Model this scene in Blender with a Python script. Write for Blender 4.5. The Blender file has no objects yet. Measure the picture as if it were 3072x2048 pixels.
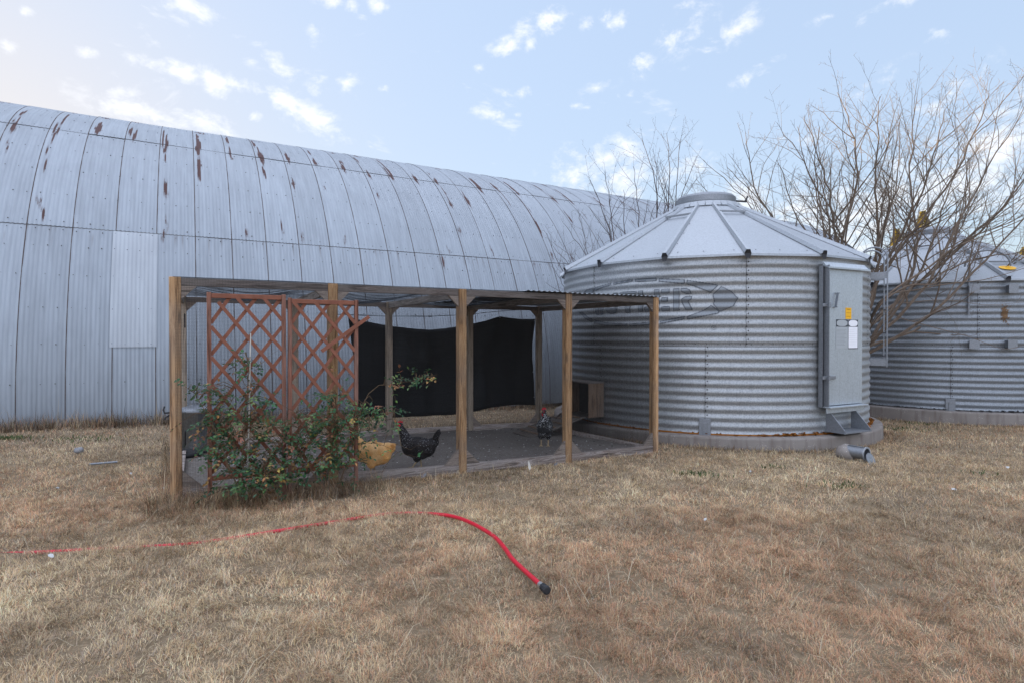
import bpy, math, random
import numpy as np
from mathutils import Vector, Matrix, Euler

# ------------------------------------------------------------------ basics
S = bpy.context.scene
COL = S.collection
PI = math.pi
F = 1731.0                      # focal length in pixels of the 3072 px wide photograph
CX, CY = 1536.0, 1024.0
CAMZ = 1.49
PITCH = math.atan(19.0 / F)
YAW = math.atan(F / 3064.0)     # 29.5 deg: direction of the barn and of the chicken run
cu, su = math.cos(YAW), math.sin(YAW)
U = Vector((cu, su, 0.0))
NN = Vector((-su, cu, 0.0))
CAM = Vector((0, 0, CAMZ))


def ray(px, py):
    a = (px - CX) / F
    b = -(py - CY) / F
    return Vector((a, math.cos(PITCH) + b * math.sin(PITCH), -math.sin(PITCH) + b * math.cos(PITCH)))


def P(t, n, z=0.0):
    return U * t + NN * n + Vector((0, 0, z))


def tn(p):
    return p.x * cu + p.y * su, -p.x * su + p.y * cu


def gz(x, y):
    t = np.clip(np.asarray(x) * cu + np.asarray(y) * su, -9, 13)
    n = np.clip(-np.asarray(x) * su + np.asarray(y) * cu, -4, 15)
    return -0.025 * t - 0.015 * (n - 5.985) + 0.018 * np.sin(t * 1.3 + 0.4) * np.cos(n * 1.1) * 0.6


def G(p):
    return float(gz(p.x, p.y))


def on_ground(px, py, dz=0.0):
    d = ray(px, py)
    k = CAMZ / -d.z
    for _ in range(12):
        p = CAM + d * k
        k = (CAMZ - G(p) - dz) / -d.z
    return CAM + d * k


def on_n(px, py, n):
    d = ray(px, py)
    k = n / (d.dot(NN))
    return CAM + d * k


def at_depth(px, py, y):
    d = ray(px, py)
    return CAM + d * (y / d.y)


# ------------------------------------------------------------------ object helpers
def link(o, parent=None):
    COL.objects.link(o)
    if parent is not None:
        o.parent = parent
    return o


def tag(o, label=None, cat=None, group=None, kind=None):
    if label: o['label'] = label
    if cat: o['category'] = cat
    if group: o['group'] = group
    if kind: o['kind'] = kind
    return o


def thing(name, label, cat, loc=(0, 0, 0), rz=0.0, group=None):
    o = bpy.data.objects.new(name, None)
    o.empty_display_size = 0.2
    o.location = loc
    o.rotation_euler = (0, 0, rz)
    link(o)
    return tag(o, label, cat, group)


class MB:
    def __init__(self):
        self.v, self.f, self.m, self.c = [], [], [], []
        self.col = None

    def add(self, vs, fs, mi=0):
        b = len(self.v)
        self.v.extend([tuple(x) for x in vs])
        for f in fs:
            self.f.append(tuple(b + i for i in f))
            self.m.append(mi)
        if self.col is not None:
            self.c.extend([self.col] * len(vs))
        return b

    def box(self, c, sx, sy, sz, rot=None, mi=0, bev=0.0):
        c = Vector(c)
        vs = []
        if bev > 0:
            hx, hy, hz = sx / 2, sy / 2, sz / 2
            b = min(bev, hx * .9, hy * .9, hz * .9)
            # chamfered box: 24 verts
            for X in (-1, 1):
                for Y in (-1, 1):
                    for Z in (-1, 1):
                        vs.append(Vector((X * (hx), Y * (hy - b), Z * (hz - b))))
                        vs.append(Vector((X * (hx - b), Y * (hy), Z * (hz - b))))
                        vs.append(Vector((X * (hx - b), Y * (hy - b), Z * (hz))))
            def I(X, Y, Z, k): return ((X > 0) * 4 + (Y > 0) * 2 + (Z > 0)) * 3 + k
            fs = []
            for s in (-1, 1):
                q = [I(s, -1, -1, 0), I(s, 1, -1, 0), I(s, 1, 1, 0), I(s, -1, 1, 0)]
                fs.append(q if s > 0 else q[::-1])
                q = [I(-1, s, -1, 1), I(1, s, -1, 1), I(1, s, 1, 1), I(-1, s, 1, 1)]
                fs.append(q[::-1] if s > 0 else q)
                q = [I(-1, -1, s, 2), I(1, -1, s, 2), I(1, 1, s, 2), I(-1, 1, s, 2)]
                fs.append(q if s > 0 else q[::-1])
            for a in (-1, 1):
                for b2 in (-1, 1):
                    q = [I(a, b2, -1, 0), I(a, b2, -1, 1), I(a, b2, 1, 1), I(a, b2, 1, 0)]
                    fs.append(q if a * b2 < 0 else q[::-1]) if False else fs.append(q if a * b2 > 0 else q[::-1])
                    q = [I(a, -1, b2, 0), I(a, 1, b2, 0), I(a, 1, b2, 2), I(a, -1, b2, 2)]
                    fs.append(q if a * b2 > 0 else q[::-1])
                    q = [I(-1, a, b2, 1), I(1, a, b2, 1), I(1, a, b2, 2), I(-1, a, b2, 2)]
                    fs.append(q[::-1] if a * b2 > 0 else q)
            for X in (-1, 1):
                for Y in (-1, 1):
                    for Z in (-1, 1):
                        q = [I(X, Y, Z, 0), I(X, Y, Z, 1), I(X, Y, Z, 2)]
                        fs.append(q if X * Y * Z > 0 else q[::-1])
        else:
            for X in (-.5, .5):
                for Y in (-.5, .5):
                    for Z in (-.5, .5):
                        vs.append(Vector((X * sx, Y * sy, Z * sz)))
            fs = [(0, 1, 3, 2), (4, 6, 7, 5), (0, 4, 5, 1), (2, 3, 7, 6), (0, 2, 6, 4), (1, 5, 7, 3)]
        if rot is not None:
            vs = [rot @ q for q in vs]
        self.add([c + q for q in vs], fs, mi)

    def beam(self, a, b, w, h, up=Vector((0, 0, 1)), mi=0, bev=0.0):
        a, b = Vector(a), Vector(b)
        d = (b - a)
        L = d.length
        x = d.normalized()
        y = up.cross(x)
        if y.length < 1e-5: y = Vector((1, 0, 0)).cross(x)
        y.normalize()
        z = x.cross(y)
        R = Matrix((x, y, z)).transposed()
        self.box((a + b) / 2, L, w, h, R, mi, bev)

    def tube(self, pts, rad, n=6, mi=0, cap=True):
        pts = [Vector(p) for p in pts]
        if not hasattr(rad, '__len__'): rad = [rad] * len(pts)
        k = len(pts)
        ref = None
        vs, fs = [], []
        for i in range(k):
            d = (pts[min(i + 1, k - 1)] - pts[max(i - 1, 0)])
            if d.length < 1e-9: d = Vector((0, 0, 1))
            d.normalize()
            if ref is None:
                ref = Vector((0, 0, 1)) if abs(d.z) < .9 else Vector((1, 0, 0))
            a = ref - d * ref.dot(d)
            if a.length < 1e-6: a = Vector((0, 1, 0)) - d * d.y
            a.normalize()
            ref = a
            b = d.cross(a)
            for j in range(n):
                q = 2 * PI * j / n
                vs.append(pts[i] + (a * math.cos(q) + b * math.sin(q)) * rad[i])
        for i in range(k - 1):
            for j in range(n):
                j2 = (j + 1) % n
                fs.append((i * n + j, i * n + j2, (i + 1) * n + j2, (i + 1) * n + j))
        if cap:
            fs.append(tuple(range(n))[::-1])
            fs.append(tuple((k - 1) * n + j for j in range(n)))
        self.add(vs, fs, mi)

    def prism(self, poly, o, ax, ay, az, thick, mi=0):
        """poly of 2d points in frame (ax, ay) at o, extruded along az by thick"""
        o, ax, ay, az = Vector(o), Vector(ax), Vector(ay), Vector(az)
        n = len(poly)
        vs = [o + ax * p[0] + ay * p[1] for p in poly] + [o + ax * p[0] + ay * p[1] + az * thick for p in poly]
        fs = [tuple(range(n))[::-1], tuple(range(n, 2 * n))]
        for i in range(n):
            j = (i + 1) % n
            fs.append((i, j, n + j, n + i))
        self.add(vs, fs, mi)

    def lathe(self, prof, n=32, mi=0, a0=0.0, a1=2 * PI):
        """profile of (r, z) round the z axis"""
        full = abs(a1 - a0 - 2 * PI) < 1e-6
        m = n if full else n + 1
        vs, fs = [], []
        for r, z in prof:
            for j in range(m):
                q = a0 + (a1 - a0) * j / n
                vs.append((r * math.sin(q), -r * math.cos(q), z))
        for i in range(len(prof) - 1):
            for j in range(n):
                j2 = (j + 1) % m
                fs.append((i * m + j, i * m + j2, (i + 1) * m + j2, (i + 1) * m + j))
        self.add(vs, fs, mi)

    def build(self, name, mats, parent=None, smooth=False, loc=None, rz=None):
        me = bpy.data.meshes.new(name)
        me.from_pydata(self.v, [], self.f)
        if not isinstance(mats, (list, tuple)): mats = [mats]
        for m in mats: me.materials.append(m)
        if len(mats) > 1:
            me.polygons.foreach_set('material_index', self.m)
        if smooth:
            me.polygons.foreach_set('use_smooth', [True] * len(me.polygons))
        if self.c and len(self.c) == len(self.v):
            at = me.color_attributes.new('tint', 'FLOAT_COLOR', 'POINT')
            at.data.foreach_set('color', np.array([(*c, 1.0) for c in self.c], dtype=np.float32).ravel())
        me.update()
        o = bpy.data.objects.new(name, me)
        if loc is not None: o.location = loc
        if rz is not None: o.rotation_euler = (0, 0, rz)
        return link(o, parent)


def mesh_np(name, verts, quads=None, tris=None, mat=None, parent=None, color=None, uv=None, smooth=False, extra=None):
    me = bpy.data.meshes.new(name)
    nv = len(verts)
    nq = 0 if quads is None else len(quads)
    nt = 0 if tris is None else len(tris)
    me.vertices.add(nv)
    me.vertices.foreach_set('co', np.ascontiguousarray(verts, dtype=np.float32).ravel())
    loops = []
    starts = []
    if nq:
        loops.append(np.asarray(quads, dtype=np.int32).ravel())
        starts.append(np.arange(nq, dtype=np.int32) * 4)
    if nt:
        loops.append(np.asarray(tris, dtype=np.int32).ravel())
        starts.append(np.arange(nt, dtype=np.int32) * 3 + nq * 4)
    loops = np.concatenate(loops)
    starts = np.concatenate(starts)
    me.loops.add(len(loops))
    me.loops.foreach_set('vertex_index', loops)
    me.polygons.add(nq + nt)
    me.polygons.foreach_set('loop_start', starts)
    if smooth:
        me.polygons.foreach_set('use_smooth', np.ones(nq + nt, dtype=bool))
    if uv is not None:
        lay = me.uv_layers.new(name='uv')
        lay.data.foreach_set('uv', np.asarray(uv, dtype=np.float32)[loops].ravel())
    me.update(calc_edges=True)
    if color is not None:
        at = me.color_attributes.new('tint', 'FLOAT_COLOR', 'POINT')
        c4 = np.ones((nv, 4), dtype=np.float32)
        c4[:, :3] = color
        at.data.foreach_set('color', c4.ravel())
    me.validate()
    if mat is not None:
        me.materials.append(mat)
    o = bpy.data.objects.new(name, me)
    return link(o, parent)


def ico(mb, c, r, rot=None, sub=(10, 14)):
    c = Vector(c)
    a, b = sub
    vs, fs = [], []
    for i in range(a + 1):
        th = PI * i / a
        for j in range(b):
            q = 2 * PI * j / b
            v = Vector((r[0] * math.sin(th) * math.cos(q), r[1] * math.sin(th) * math.sin(q), r[2] * math.cos(th)))
            if rot is not None: v = rot @ v
            vs.append(c + v)
    for i in range(a):
        for j in range(b):
            fs.append((i * b + j, i * b + (j + 1) % b, (i + 1) * b + (j + 1) % b, (i + 1) * b + j)[::-1])
    mb.add(vs, fs)


# ------------------------------------------------------------------ node helpers
class SH:
    def __init__(self, name, world=False):
        if world:
            self.mat = bpy.data.worlds.new(name)
        else:
            self.mat = bpy.data.materials.new(name)
        self.mat.use_nodes = True
        self.nt = self.mat.node_tree
        self.nt.nodes.clear()

    def n(self, typ, **kw):
        nd = self.nt.nodes.new(typ)
        for k, v in kw.items():
            setattr(nd, k, v)
        return nd

    def put(self, sock, v):
        if v is None: return
        if hasattr(v, 'is_output') or isinstance(v, bpy.types.NodeSocket):
            self.nt.links.new(v, sock)
        else:
            if isinstance(v, (tuple, list)) and len(v) == 3 and sock.type == 'RGBA':
                v = (*v, 1.0)
            sock.default_value = v

    def math(self, op, a, b=None, c=None, clamp=False):
        nd = self.n('ShaderNodeMath', operation=op, use_clamp=clamp)
        self.put(nd.inputs[0], a)
        self.put(nd.inputs[1], b)
        self.put(nd.inputs[2], c)
        return nd.outputs[0]

    def vmath(self, op, a, b=None, out=0):
        nd = self.n('ShaderNodeVectorMath', operation=op)
        self.put(nd.inputs[0], a)
        self.put(nd.inputs[1], b)
        return nd.outputs[out]

    def mix(self, f, a, b, typ='MIX'):
        nd = self.n('ShaderNodeMix', data_type='RGBA', blend_type=typ)
        self.put(nd.inputs[0], f)
        self.put(nd.inputs[6], a)
        self.put(nd.inputs[7], b)
        return nd.outputs[2]

    def smooth(self, v, lo, hi, t0=0.0, t1=1.0):
        nd = self.n('ShaderNodeMapRange', interpolation_type='SMOOTHSTEP')
        self.put(nd.inputs[0], v)
        nd.inputs[1].default_value = lo
        nd.inputs[2].default_value = hi
        nd.inputs[3].default_value = t0
        nd.inputs[4].default_value = t1
        return nd.outputs[0]

    def noise(self, vec, scale=5, detail=4, rough=.55, dist=0.0, out=0):
        nd = self.n('ShaderNodeTexNoise')
        self.put(nd.inputs['Vector'], vec)
        nd.inputs['Scale'].default_value = scale
        nd.inputs['Detail'].default_value = detail
        nd.inputs['Roughness'].default_value = rough
        nd.inputs['Distortion'].default_value = dist
        return nd.outputs[out]

    def voro(self, vec, scale=5, feature='F1', out=0, rnd=1.0):
        nd = self.n('ShaderNodeTexVoronoi', feature=feature)
        self.put(nd.inputs['Vector'], vec)
        nd.inputs['Scale'].default_value = scale
        nd.inputs['Randomness'].default_value = rnd
        return nd.outputs[out]

    def mapping(self, vec, loc=(0, 0, 0), rot=(0, 0, 0), scale=(1, 1, 1), typ='POINT'):
        nd = self.n('ShaderNodeMapping', vector_type=typ)
        self.put(nd.inputs[0], vec)
        nd.inputs[1].default_value = loc
        nd.inputs[2].default_value = rot
        nd.inputs[3].default_value = scale
        return nd.outputs[0]

    def ramp(self, f, stops, interp='LINEAR'):
        nd = self.n('ShaderNodeValToRGB')
        self.put(nd.inputs[0], f)
        cr = nd.color_ramp
        cr.interpolation = interp
        while len(cr.elements) < len(stops): cr.elements.new(.5)
        for e, (p, c) in zip(cr.elements, stops):
            e.position = p
            e.color = (*c, 1) if len(c) == 3 else c
        return nd.outputs[0]

    def obj(self):
        return self.n('ShaderNodeTexCoord').outputs['Object']

    def pos(self):
        return self.n('ShaderNodeNewGeometry').outputs['Position']

    def uv(self):
        return self.n('ShaderNodeUVMap').outputs[0]

    def sep(self, v):
        nd = self.n('ShaderNodeSeparateXYZ')
        self.put(nd.inputs[0], v)
        return nd.outputs

    def comb(self, x, y, z):
        nd = self.n('ShaderNodeCombineXYZ')
        self.put(nd.inputs[0], x)
        self.put(nd.inputs[1], y)
        self.put(nd.inputs[2], z)
        return nd.outputs[0]

    def attr(self, name='tint'):
        nd = self.n('ShaderNodeAttribute', attribute_name=name)
        return nd.outputs['Color']

    def rand(self):
        return self.n('ShaderNodeObjectInfo').outputs['Random']

    def bump(self, h, strength=.3, dist=.01):
        nd = self.n('ShaderNodeBump')
        self.put(nd.inputs['Height'], h)
        nd.inputs['Strength'].default_value = strength
        nd.inputs['Distance'].default_value = dist
        return nd.outputs[0]

    def principled(self, color, rough=.6, metal=0.0, normal=None, spec=.5):
        nd = self.n('ShaderNodeBsdfPrincipled')
        self.put(nd.inputs['Base Color'], color)
        self.put(nd.inputs['Roughness'], rough)
        self.put(nd.inputs['Metallic'], metal)
        self.put(nd.inputs['Specular IOR Level'], spec)
        if normal is not None: self.put(nd.inputs['Normal'], normal)
        return nd.outputs[0]

    def out(self, sh):
        o = self.n('ShaderNodeOutputMaterial')
        self.nt.links.new(sh, o.inputs[0])
        return self.mat

    def mixsh(self, f, a, b):
        nd = self.n('ShaderNodeMixShader')
        self.put(nd.inputs[0], f)
        self.nt.links.new(a, nd.inputs[1])
        self.nt.links.new(b, nd.inputs[2])
        return nd.outputs[0]


def plain(name, color, rough=.6, metal=0.0, var=.15, scale=8, spec=.4, bump=0.0):
    s = SH(name)
    p = s.obj()
    nz = s.noise(p, scale, 4)
    c = s.mix(nz, tuple(x * (1 - var) for x in color), tuple(min(1, x * (1 + var)) for x in color))
    nm = s.bump(s.noise(p, scale * 6, 3), bump, .005) if bump else None
    return s.out(s.principled(c, rough, metal, nm, spec))


# ------------------------------------------------------------------ materials
def galv(name, base, var=.12, rough=.42, metal=.75, spangle=60, streak=True, mott=.35):
    s = SH(name)
    p = s.obj()
    big = s.noise(p, 1.1, 4)
    sp = s.noise(p, spangle, 2, .7)
    c = s.mix(big, tuple(x * (1 - var) for x in base), tuple(x * (1 + var) for x in base))
    c = s.mix(s.math('MULTIPLY', s.smooth(sp, .35, .7), mott), c, tuple(x * .5 for x in base))
    if streak:
        st = s.noise(s.mapping(p, scale=(9, 9, .7)), 3, 4)
        c = s.mix(s.math('MULTIPLY', s.smooth(st, .5, .75), .35), c, (base[0] * .62, base[1] * .62, base[2] * .62))
    r = s.math('ADD', s.math('MULTIPLY', big, .2), rough - .1)
    return s.out(s.principled(c, r, metal, s.bump(sp, .06, .004)))


SHEET = 0.652
SEAM0 = -0.488
ARC1, ARC2 = 3.68, 6.80
PITCHC = SHEET / 10


def barn_material(name, base, rusty=1.0):
    s = SH(name)
    uv = s.uv()
    x, y, _ = s.sep(uv)
    a = s.attr('tint')
    tone, rustk, _b = s.sep(a)
    lx = s.math('FLOORED_MODULO', s.math('SUBTRACT', x, SEAM0), SHEET)        # distance right of the seam
    q = s.math('FLOOR', s.math('DIVIDE', x, PITCHC * .5))                     # half corrugation index
    qv = s.comb(s.math('MULTIPLY', q, 3.17), s.math('MULTIPLY', y, .9), 0.0)
    n1 = s.noise(qv, 1.0, 3, .6)                                              # streaks locked to the corrugation
    nf = s.noise(s.comb(s.math('MULTIPLY', x, 1.2), s.math('MULTIPLY', y, 1.0), 3.0), 1.6, 4)
    # tone of the weathered zinc
    n2 = s.noise(s.comb(s.math('MULTIPLY', x, 7.0), s.math('MULTIPLY', y, .55), 0.0), 1.5, 5, .6)
    n3 = s.noise(s.comb(x, y, 0.0), 90, 2, .7)
    c = s.mix(s.smooth(n2, .3, .7), tuple(v * .91 for v in base), tuple(v * 1.08 for v in base))
    c = s.mix(s.math('MULTIPLY', s.smooth(nf, .45, .7), .2), c, tuple(v * .72 for v in base))
    c = s.mix(s.math('MULTIPLY', s.smooth(n3, .5, .8), .25), c, tuple(v * .7 for v in base))
    c = s.mix(1.0, c, s.comb(tone, tone, tone), 'MULTIPLY')
    # rust streaks: their shape is stored with the sheet, their ragged edge is noise locked to the corrugation
    edge = s.noise(s.comb(s.math('MULTIPLY', q, 2.3), s.math('MULTIPLY', y, 3.0), 0.0), 1.0, 3)
    fine = s.noise(s.comb(s.math('MULTIPLY', x, 60.0), s.math('MULTIPLY', y, 14.0), 0.0), 1.0, 2)
    val = s.math('ADD', _b, s.math('ADD', s.math('MULTIPLY', s.math('SUBTRACT', edge, .5), .7), s.math('MULTIPLY', s.math('SUBTRACT', fine, .5), .6)))
    trail = s.math('MULTIPLY', s.smooth(_b, .02, .5), s.smooth(edge, .42, .6, 0, .55))
    rust = s.math('MAXIMUM', s.math('MULTIPLY', s.smooth(val, .40, .74), .95), trail)
    # lap line
    nl = s.noise(s.comb(s.math('MULTIPLY', s.math('FLOOR', s.math('DIVIDE', x, SHEET)), 5.1), s.math('MULTIPLY', y, 2.0), 0.0), 1.3, 4)
    lw = s.math('ADD', s.math('MULTIPLY', nl, .018), .004)
    lap = s.math('LESS_THAN', lx, lw)
    lap = s.math('MULTIPLY', lap, s.smooth(nl, .2, .45, .6, .97))
    # course line
    jag = s.math('MULTIPLY', s.math('SINE', s.math('MULTIPLY', x, 2 * PI / PITCHC)), .004)
    def line(at, w):
        d = s.math('ABSOLUTE', s.math('SUBTRACT', s.math('ADD', y, jag), at))
        return s.math('LESS_THAN', d, w)
    crs = s.math('MAXIMUM', line(ARC1 + .0, .007), line(ARC2, .009))
    # small dark drips under the lower course line
    drip = s.math('MULTIPLY', s.smooth(y, ARC1 - .5, ARC1, 0, 1), s.smooth(y, ARC1, ARC1 + .02, 1, 0))
    dn = s.noise(s.comb(s.math('MULTIPLY', q, 2.7), s.math('MULTIPLY', y, .5), 8.0), 1.0, 2)
    drip = s.math('MULTIPLY', drip, s.smooth(dn, .56, .66))
    rc = s.mix(s.noise(s.comb(x, y, 1.0), 30, 3), (.040, .016, .015), (.092, .036, .028))
    c = s.mix(s.math('MULTIPLY', drip, .5 * rusty), c, (.09, .07, .06))
    c = s.mix(s.math('MULTIPLY', rust, rusty), c, rc)
    c = s.mix(lap, c, (.055, .035, .028))
    c = s.mix(s.math('MULTIPLY', crs, .85), c, (.05, .045, .045))
    rr = s.math('MAXIMUM', s.math('MAXIMUM', s.math('MULTIPLY', rust, rusty), lap), crs)
    met = s.math('MULTIPLY', s.math('SUBTRACT', 1.0, rr), .42)
    ro = s.math('ADD', .56, s.math('MULTIPLY', rr, .4))
    return s.out(s.principled(c, ro, met))


def wood(name, a, b, axis='z', ring=1.0, rough=.75, gray=0.0):
    s = SH(name)
    p = s.obj()
    sc = {'z': (26, 26, 1.6), 'x': (1.6, 26, 26), 'y': (26, 1.6, 26)}[axis]
    r = s.rand()
    pv = s.vmath('ADD', p, s.comb(s.math('MULTIPLY', r, 37.0), s.math('MULTIPLY', r, 19.0), s.math('MULTIPLY', r, 53.0)))
    g = s.smooth(s.noise(s.mapping(pv, scale=sc), 1.0, 6, .65, .8), .32, .66)
    f = s.noise(s.mapping(pv, scale=tuple(x * 3 for x in sc)), 1.0, 3, .6)
    big = s.noise(pv, 2.2, 2)
    c = s.ramp(g, [(.05, tuple(x * .42 for x in a)), (.30, a), (.62, b), (.95, tuple(x * .75 for x in a))])
    c = s.mix(s.math('MULTIPLY', f, .4), c, tuple(x * .5 for x in a))
    kn = s.voro(s.mapping(pv, scale={'z': (9, 9, 1.7), 'x': (1.7, 9, 9), 'y': (9, 1.7, 9)}[axis]), 1.0)
    c = s.mix(s.math('MULTIPLY', s.smooth(kn, .06, .16, 1, 0), .8), c, tuple(x * .28 for x in a))
    c = s.mix(s.math('MULTIPLY', s.smooth(big, .4, .75), .3 + gray), c, (.20, .18, .165))
    return s.out(s.principled(c, rough, 0, s.bump(g, .25, .004), .25))


M = {}
M['barn'] = barn_material('galvanised_barn_sheet', (.27, .298, .332), 1.0)
M['patch'] = barn_material('newer_zinc_sheet', (.385, .417, .453), 0.1)
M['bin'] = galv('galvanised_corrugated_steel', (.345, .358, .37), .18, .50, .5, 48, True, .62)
M['bin2'] = galv('darker_corrugated_steel', (.25, .27, .295), .16, .50, .5, 48, True, .62)  # farther bin: a darker base colour than the nearer one
M['binroof'] = galv('galvanised_roof_steel', (.36, .385, .415), .10, .5, .5, 40, False)
M['door'] = galv('galvanised_door_steel', (.48, .525, .57), .08, .45, .65, 45)
M['steel'] = galv('grey_steel', (.26, .275, .30), .1, .5, .7, 40, False)
M['darksteel'] = plain('dark_steel', (.035, .035, .04), .6, .3)
M['bolt'] = plain('dark_bolt_heads', (.06, .055, .055), .55, .5)
M['rust'] = plain('rust_crust', (.22, .085, .02), .95, 0, .5, 25, .1, .4)
M['embout'] = plain('emblem_outline', (.075, .083, .095), .6, .2)
M['embfill'] = galv('emblem_face', (.205, .222, .24), .1, .5, .45, 60)
M['post'] = wood('pale_pine', (.42, .232, .108), (.60, .38, .205), 'z', gray=.08)
M['postg'] = wood('weathered_pine_post', (.36, .28, .21), (.48, .40, .32), 'z', gray=.2)
M['beamx'] = wood('weathered_pine_beam', (.17, .14, .125), (.26, .22, .20), 'x', gray=.3)
M['beamy'] = wood('weathered_pine_crossbeam', (.30, .27, .25), (.44, .41, .385), 'y', gray=.2)
M['gusset'] = wood('weathered_gusset', (.28, .225, .19), (.40, .33, .28), 'x', gray=.2)
M['sill'] = wood('earth_stained_sill', (.36, .28, .24), (.58, .52, .49), 'x', gray=.1)
M['ply'] = wood('weathered_plywood', (.21, .135, .09), (.31, .215, .15), 'z', gray=.2)
M['ramp'] = wood('dusty_ramp_board', (.13, .11, .095), (.2, .17, .15), 'x', gray=.3)
M['lattice'] = wood('red_brown_stained_wood', (.205, .084, .055), (.28, .130, .090), 'z')
M['latticed'] = plain('red_brown_stained_slat', (.205, .080, .050), .75, 0, .40, 14, .25, .2)
M['wire'] = plain('wire_mesh', (.022, .021, .022), .6, .2)
M['black'] = plain('black_plastic', (.012, .012, .013), .5)
M['rubber'] = plain('black_rubber', (.02, .02, .022), .6)
M['white'] = plain('white_scrap', (.52, .52, .52), .7)
M['pale'] = plain('pale_cane', (.48, .45, .40), .7, 0, .25, 20)
M['rope'] = plain('dark_rope', (.02, .02, .025), .8)
M['red'] = plain('red_hose_rubber', (.50, .012, .03), .38, 0, .12, 6, .5)
M['chrome'] = plain('bright_coupling', (.6, .6, .6), .3, .9)
M['yellow'] = plain('yellow_sticker', (.80, .42, .01), .5, 0, .04)
M['sticker'] = plain('white_sticker', (.80, .80, .84), .5, 0, .03)
M['silver'] = plain('faded_silver_sticker', (.42, .45, .48), .45, .4, .06)
M['ink'] = plain('faded_ink', (.30, .32, .34), .6)
M['ink2'] = plain('pale_ink', (.62, .63, .65), .6)
M['darkink'] = plain('black_ink', (.03, .035, .045), .6)
M['stone'] = plain('grey_stone', (.22, .22, .23), .85, 0, .2, 20, .2, .3)
M['comb'] = plain('red_comb_skin', (.55, .02, .035), .55, 0, .15, 60)
M['legy'] = plain('pale_yellow_scales', (.45, .32, .17), .6)
M['beak'] = plain('horn_beak', (.35, .25, .15), .45)
M['eye'] = plain('dark_eye', (.02, .012, .01), .15)


def _concrete():
    s = SH('old_concrete')
    p = s.obj()
    c = s.mix(s.noise(p, 2.5, 5), (.16, .135, .12), (.29, .265, .245))
    st = s.noise(s.mapping(p, scale=(6, 6, .8)), 1.5, 4)
    c = s.mix(s.math('MULTIPLY', s.smooth(st, .48, .7), .55), c, (.13, .10, .09))
    sp = s.voro(p, 38)
    c = s.mix(s.math('MULTIPLY', s.smooth(sp, .10, .17, 1, 0), s.smooth(s.noise(p, 5, 2), .5, .62)), c, (.62, .60, .58))
    return s.out(s.principled(c, .9, 0, s.bump(s.noise(p, 40, 5, .7), .5, .01), .2))


M['concrete'] = _concrete()


def _soil(name, a, b, c3, sc=3):
    s = SH(name)
    p = s.pos()
    c = s.mix(s.noise(p, sc, 6, .6), a, b)
    c = s.mix(s.smooth(s.noise(p, 28, 4, .7), .45, .75), c, c3)
    h = s.noise(p, 60, 5, .7)
    return s.out(s.principled(c, .95, 0, s.bump(h, .6, .02), .15))


M['ground'] = _soil('dry_thatch_soil', (.14, .102, .066), (.25, .19, .122), (.34, .26, .17))
M['dirt'] = _soil('scratched_dirt', (.145, .126, .112), (.225, .20, .18), (.27, .245, .225), 2.2)


def _tint(name, rough=.8, trans=0.0, spec=.2, mul=1.0):
    s = SH(name)
    c = s.attr('tint')
    sh = s.principled(c, rough, 0, None, spec)
    if trans:
        t = s.n('ShaderNodeBsdfTranslucent')
        s.put(t.inputs[0], c)
        sh = s.mixsh(trans, sh, t.outputs[0])
    return s.out(sh)


M['grass'] = _tint('dormant_grass', .75, .32, .15)
M['leaf'] = _tint('rose_leaf', .45, .2, .35)
M['needle'] = _tint('evergreen_needles', .6, .25, .2)


def _bark(name, a, b):
    s = SH(name)
    p = s.obj()
    c = s.mix(s.noise(s.mapping(p, scale=(1, 1, .4)), 14, 5, .7), a, b)
    return s.out(s.principled(c, .85, 0, s.bump(s.noise(p, 50, 4), .4, .006), .2))


M['bark'] = _bark('smooth_grey_brown_bark', (.095, .070, .053), (.205, .157, .12))
M['barkd'] = _bark('dark_bark', (.05, .036, .034), (.11, .082, .075))
M['cane'] = _bark('rose_cane', (.07, .05, .03), (.15, .10, .06))


def _net():
    s = SH('black_shade_net')
    p = s.obj()
    w = s.noise(s.mapping(p, scale=(1.0, 9, 9)), 1.6, 4, .6)
    d = s.principled(s.mix(w, (.006, .009, .014), (.05, .065, .085)), .6, 0, None, .25)
    t = s.n('ShaderNodeBsdfTransparent')
    return s.out(s.mixsh(s.smooth(w, .3, .7, .86, .48), t.outputs[0], d))


M['net'] = _net()


def _cloth():
    s = SH('black_woven_shade_cloth')
    p = s.obj()
    w = s.noise(s.mapping(p, scale=(2, 2, 40)), 1.5, 3)
    c = s.mix(w, (.006, .007, .008), (.028, .031, .036))  # weave tone; its wider range also paints in the folds' sheen
    d = s.principled(c, .65, 0, None, .25)
    t = s.n('ShaderNodeBsdfTransparent')
    return s.out(s.mixsh(.95, t.outputs[0], d))


M['cloth'] = _cloth()


def feathers(name, a, b, spot=None, scale=70, thr=.32, fr=None):
    s = SH(name)
    p = s.obj()
    c = s.mix(s.smooth(s.noise(p, 11, 4), .36, .62), a, b)
    f = s.voro(s.mapping(p, scale=(1, 1, 1.2)), 34)
    c = s.mix(s.smooth(f, .2, .7, 0, .35 if spot else .12), c, tuple(x * .55 for x in a))
    if spot:
        v = s.voro(p, scale)
        k = s.math('MULTIPLY', s.smooth(v, thr - .08, thr, 1, 0), s.smooth(s.noise(p, 7, 2), .40, .56))
        c = s.mix(k, c, spot)
    return s.out(s.principled(c, .6, 0, s.bump(f, .5 if spot else .25, .01), .3))


M['buff'] = feathers('buff_feathers', (.72, .36, .11), (.90, .56, .26))
M['speck'] = feathers('black_speckled_feathers', (.010, .008, .009), (.022, .017, .017), (.50, .51, .55), 78, .25)
M['speck2'] = feathers('dense_speckled_feathers', (.014, .014, .015), (.03, .03, .032), (.62, .64, .66), 62, .42)

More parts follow.
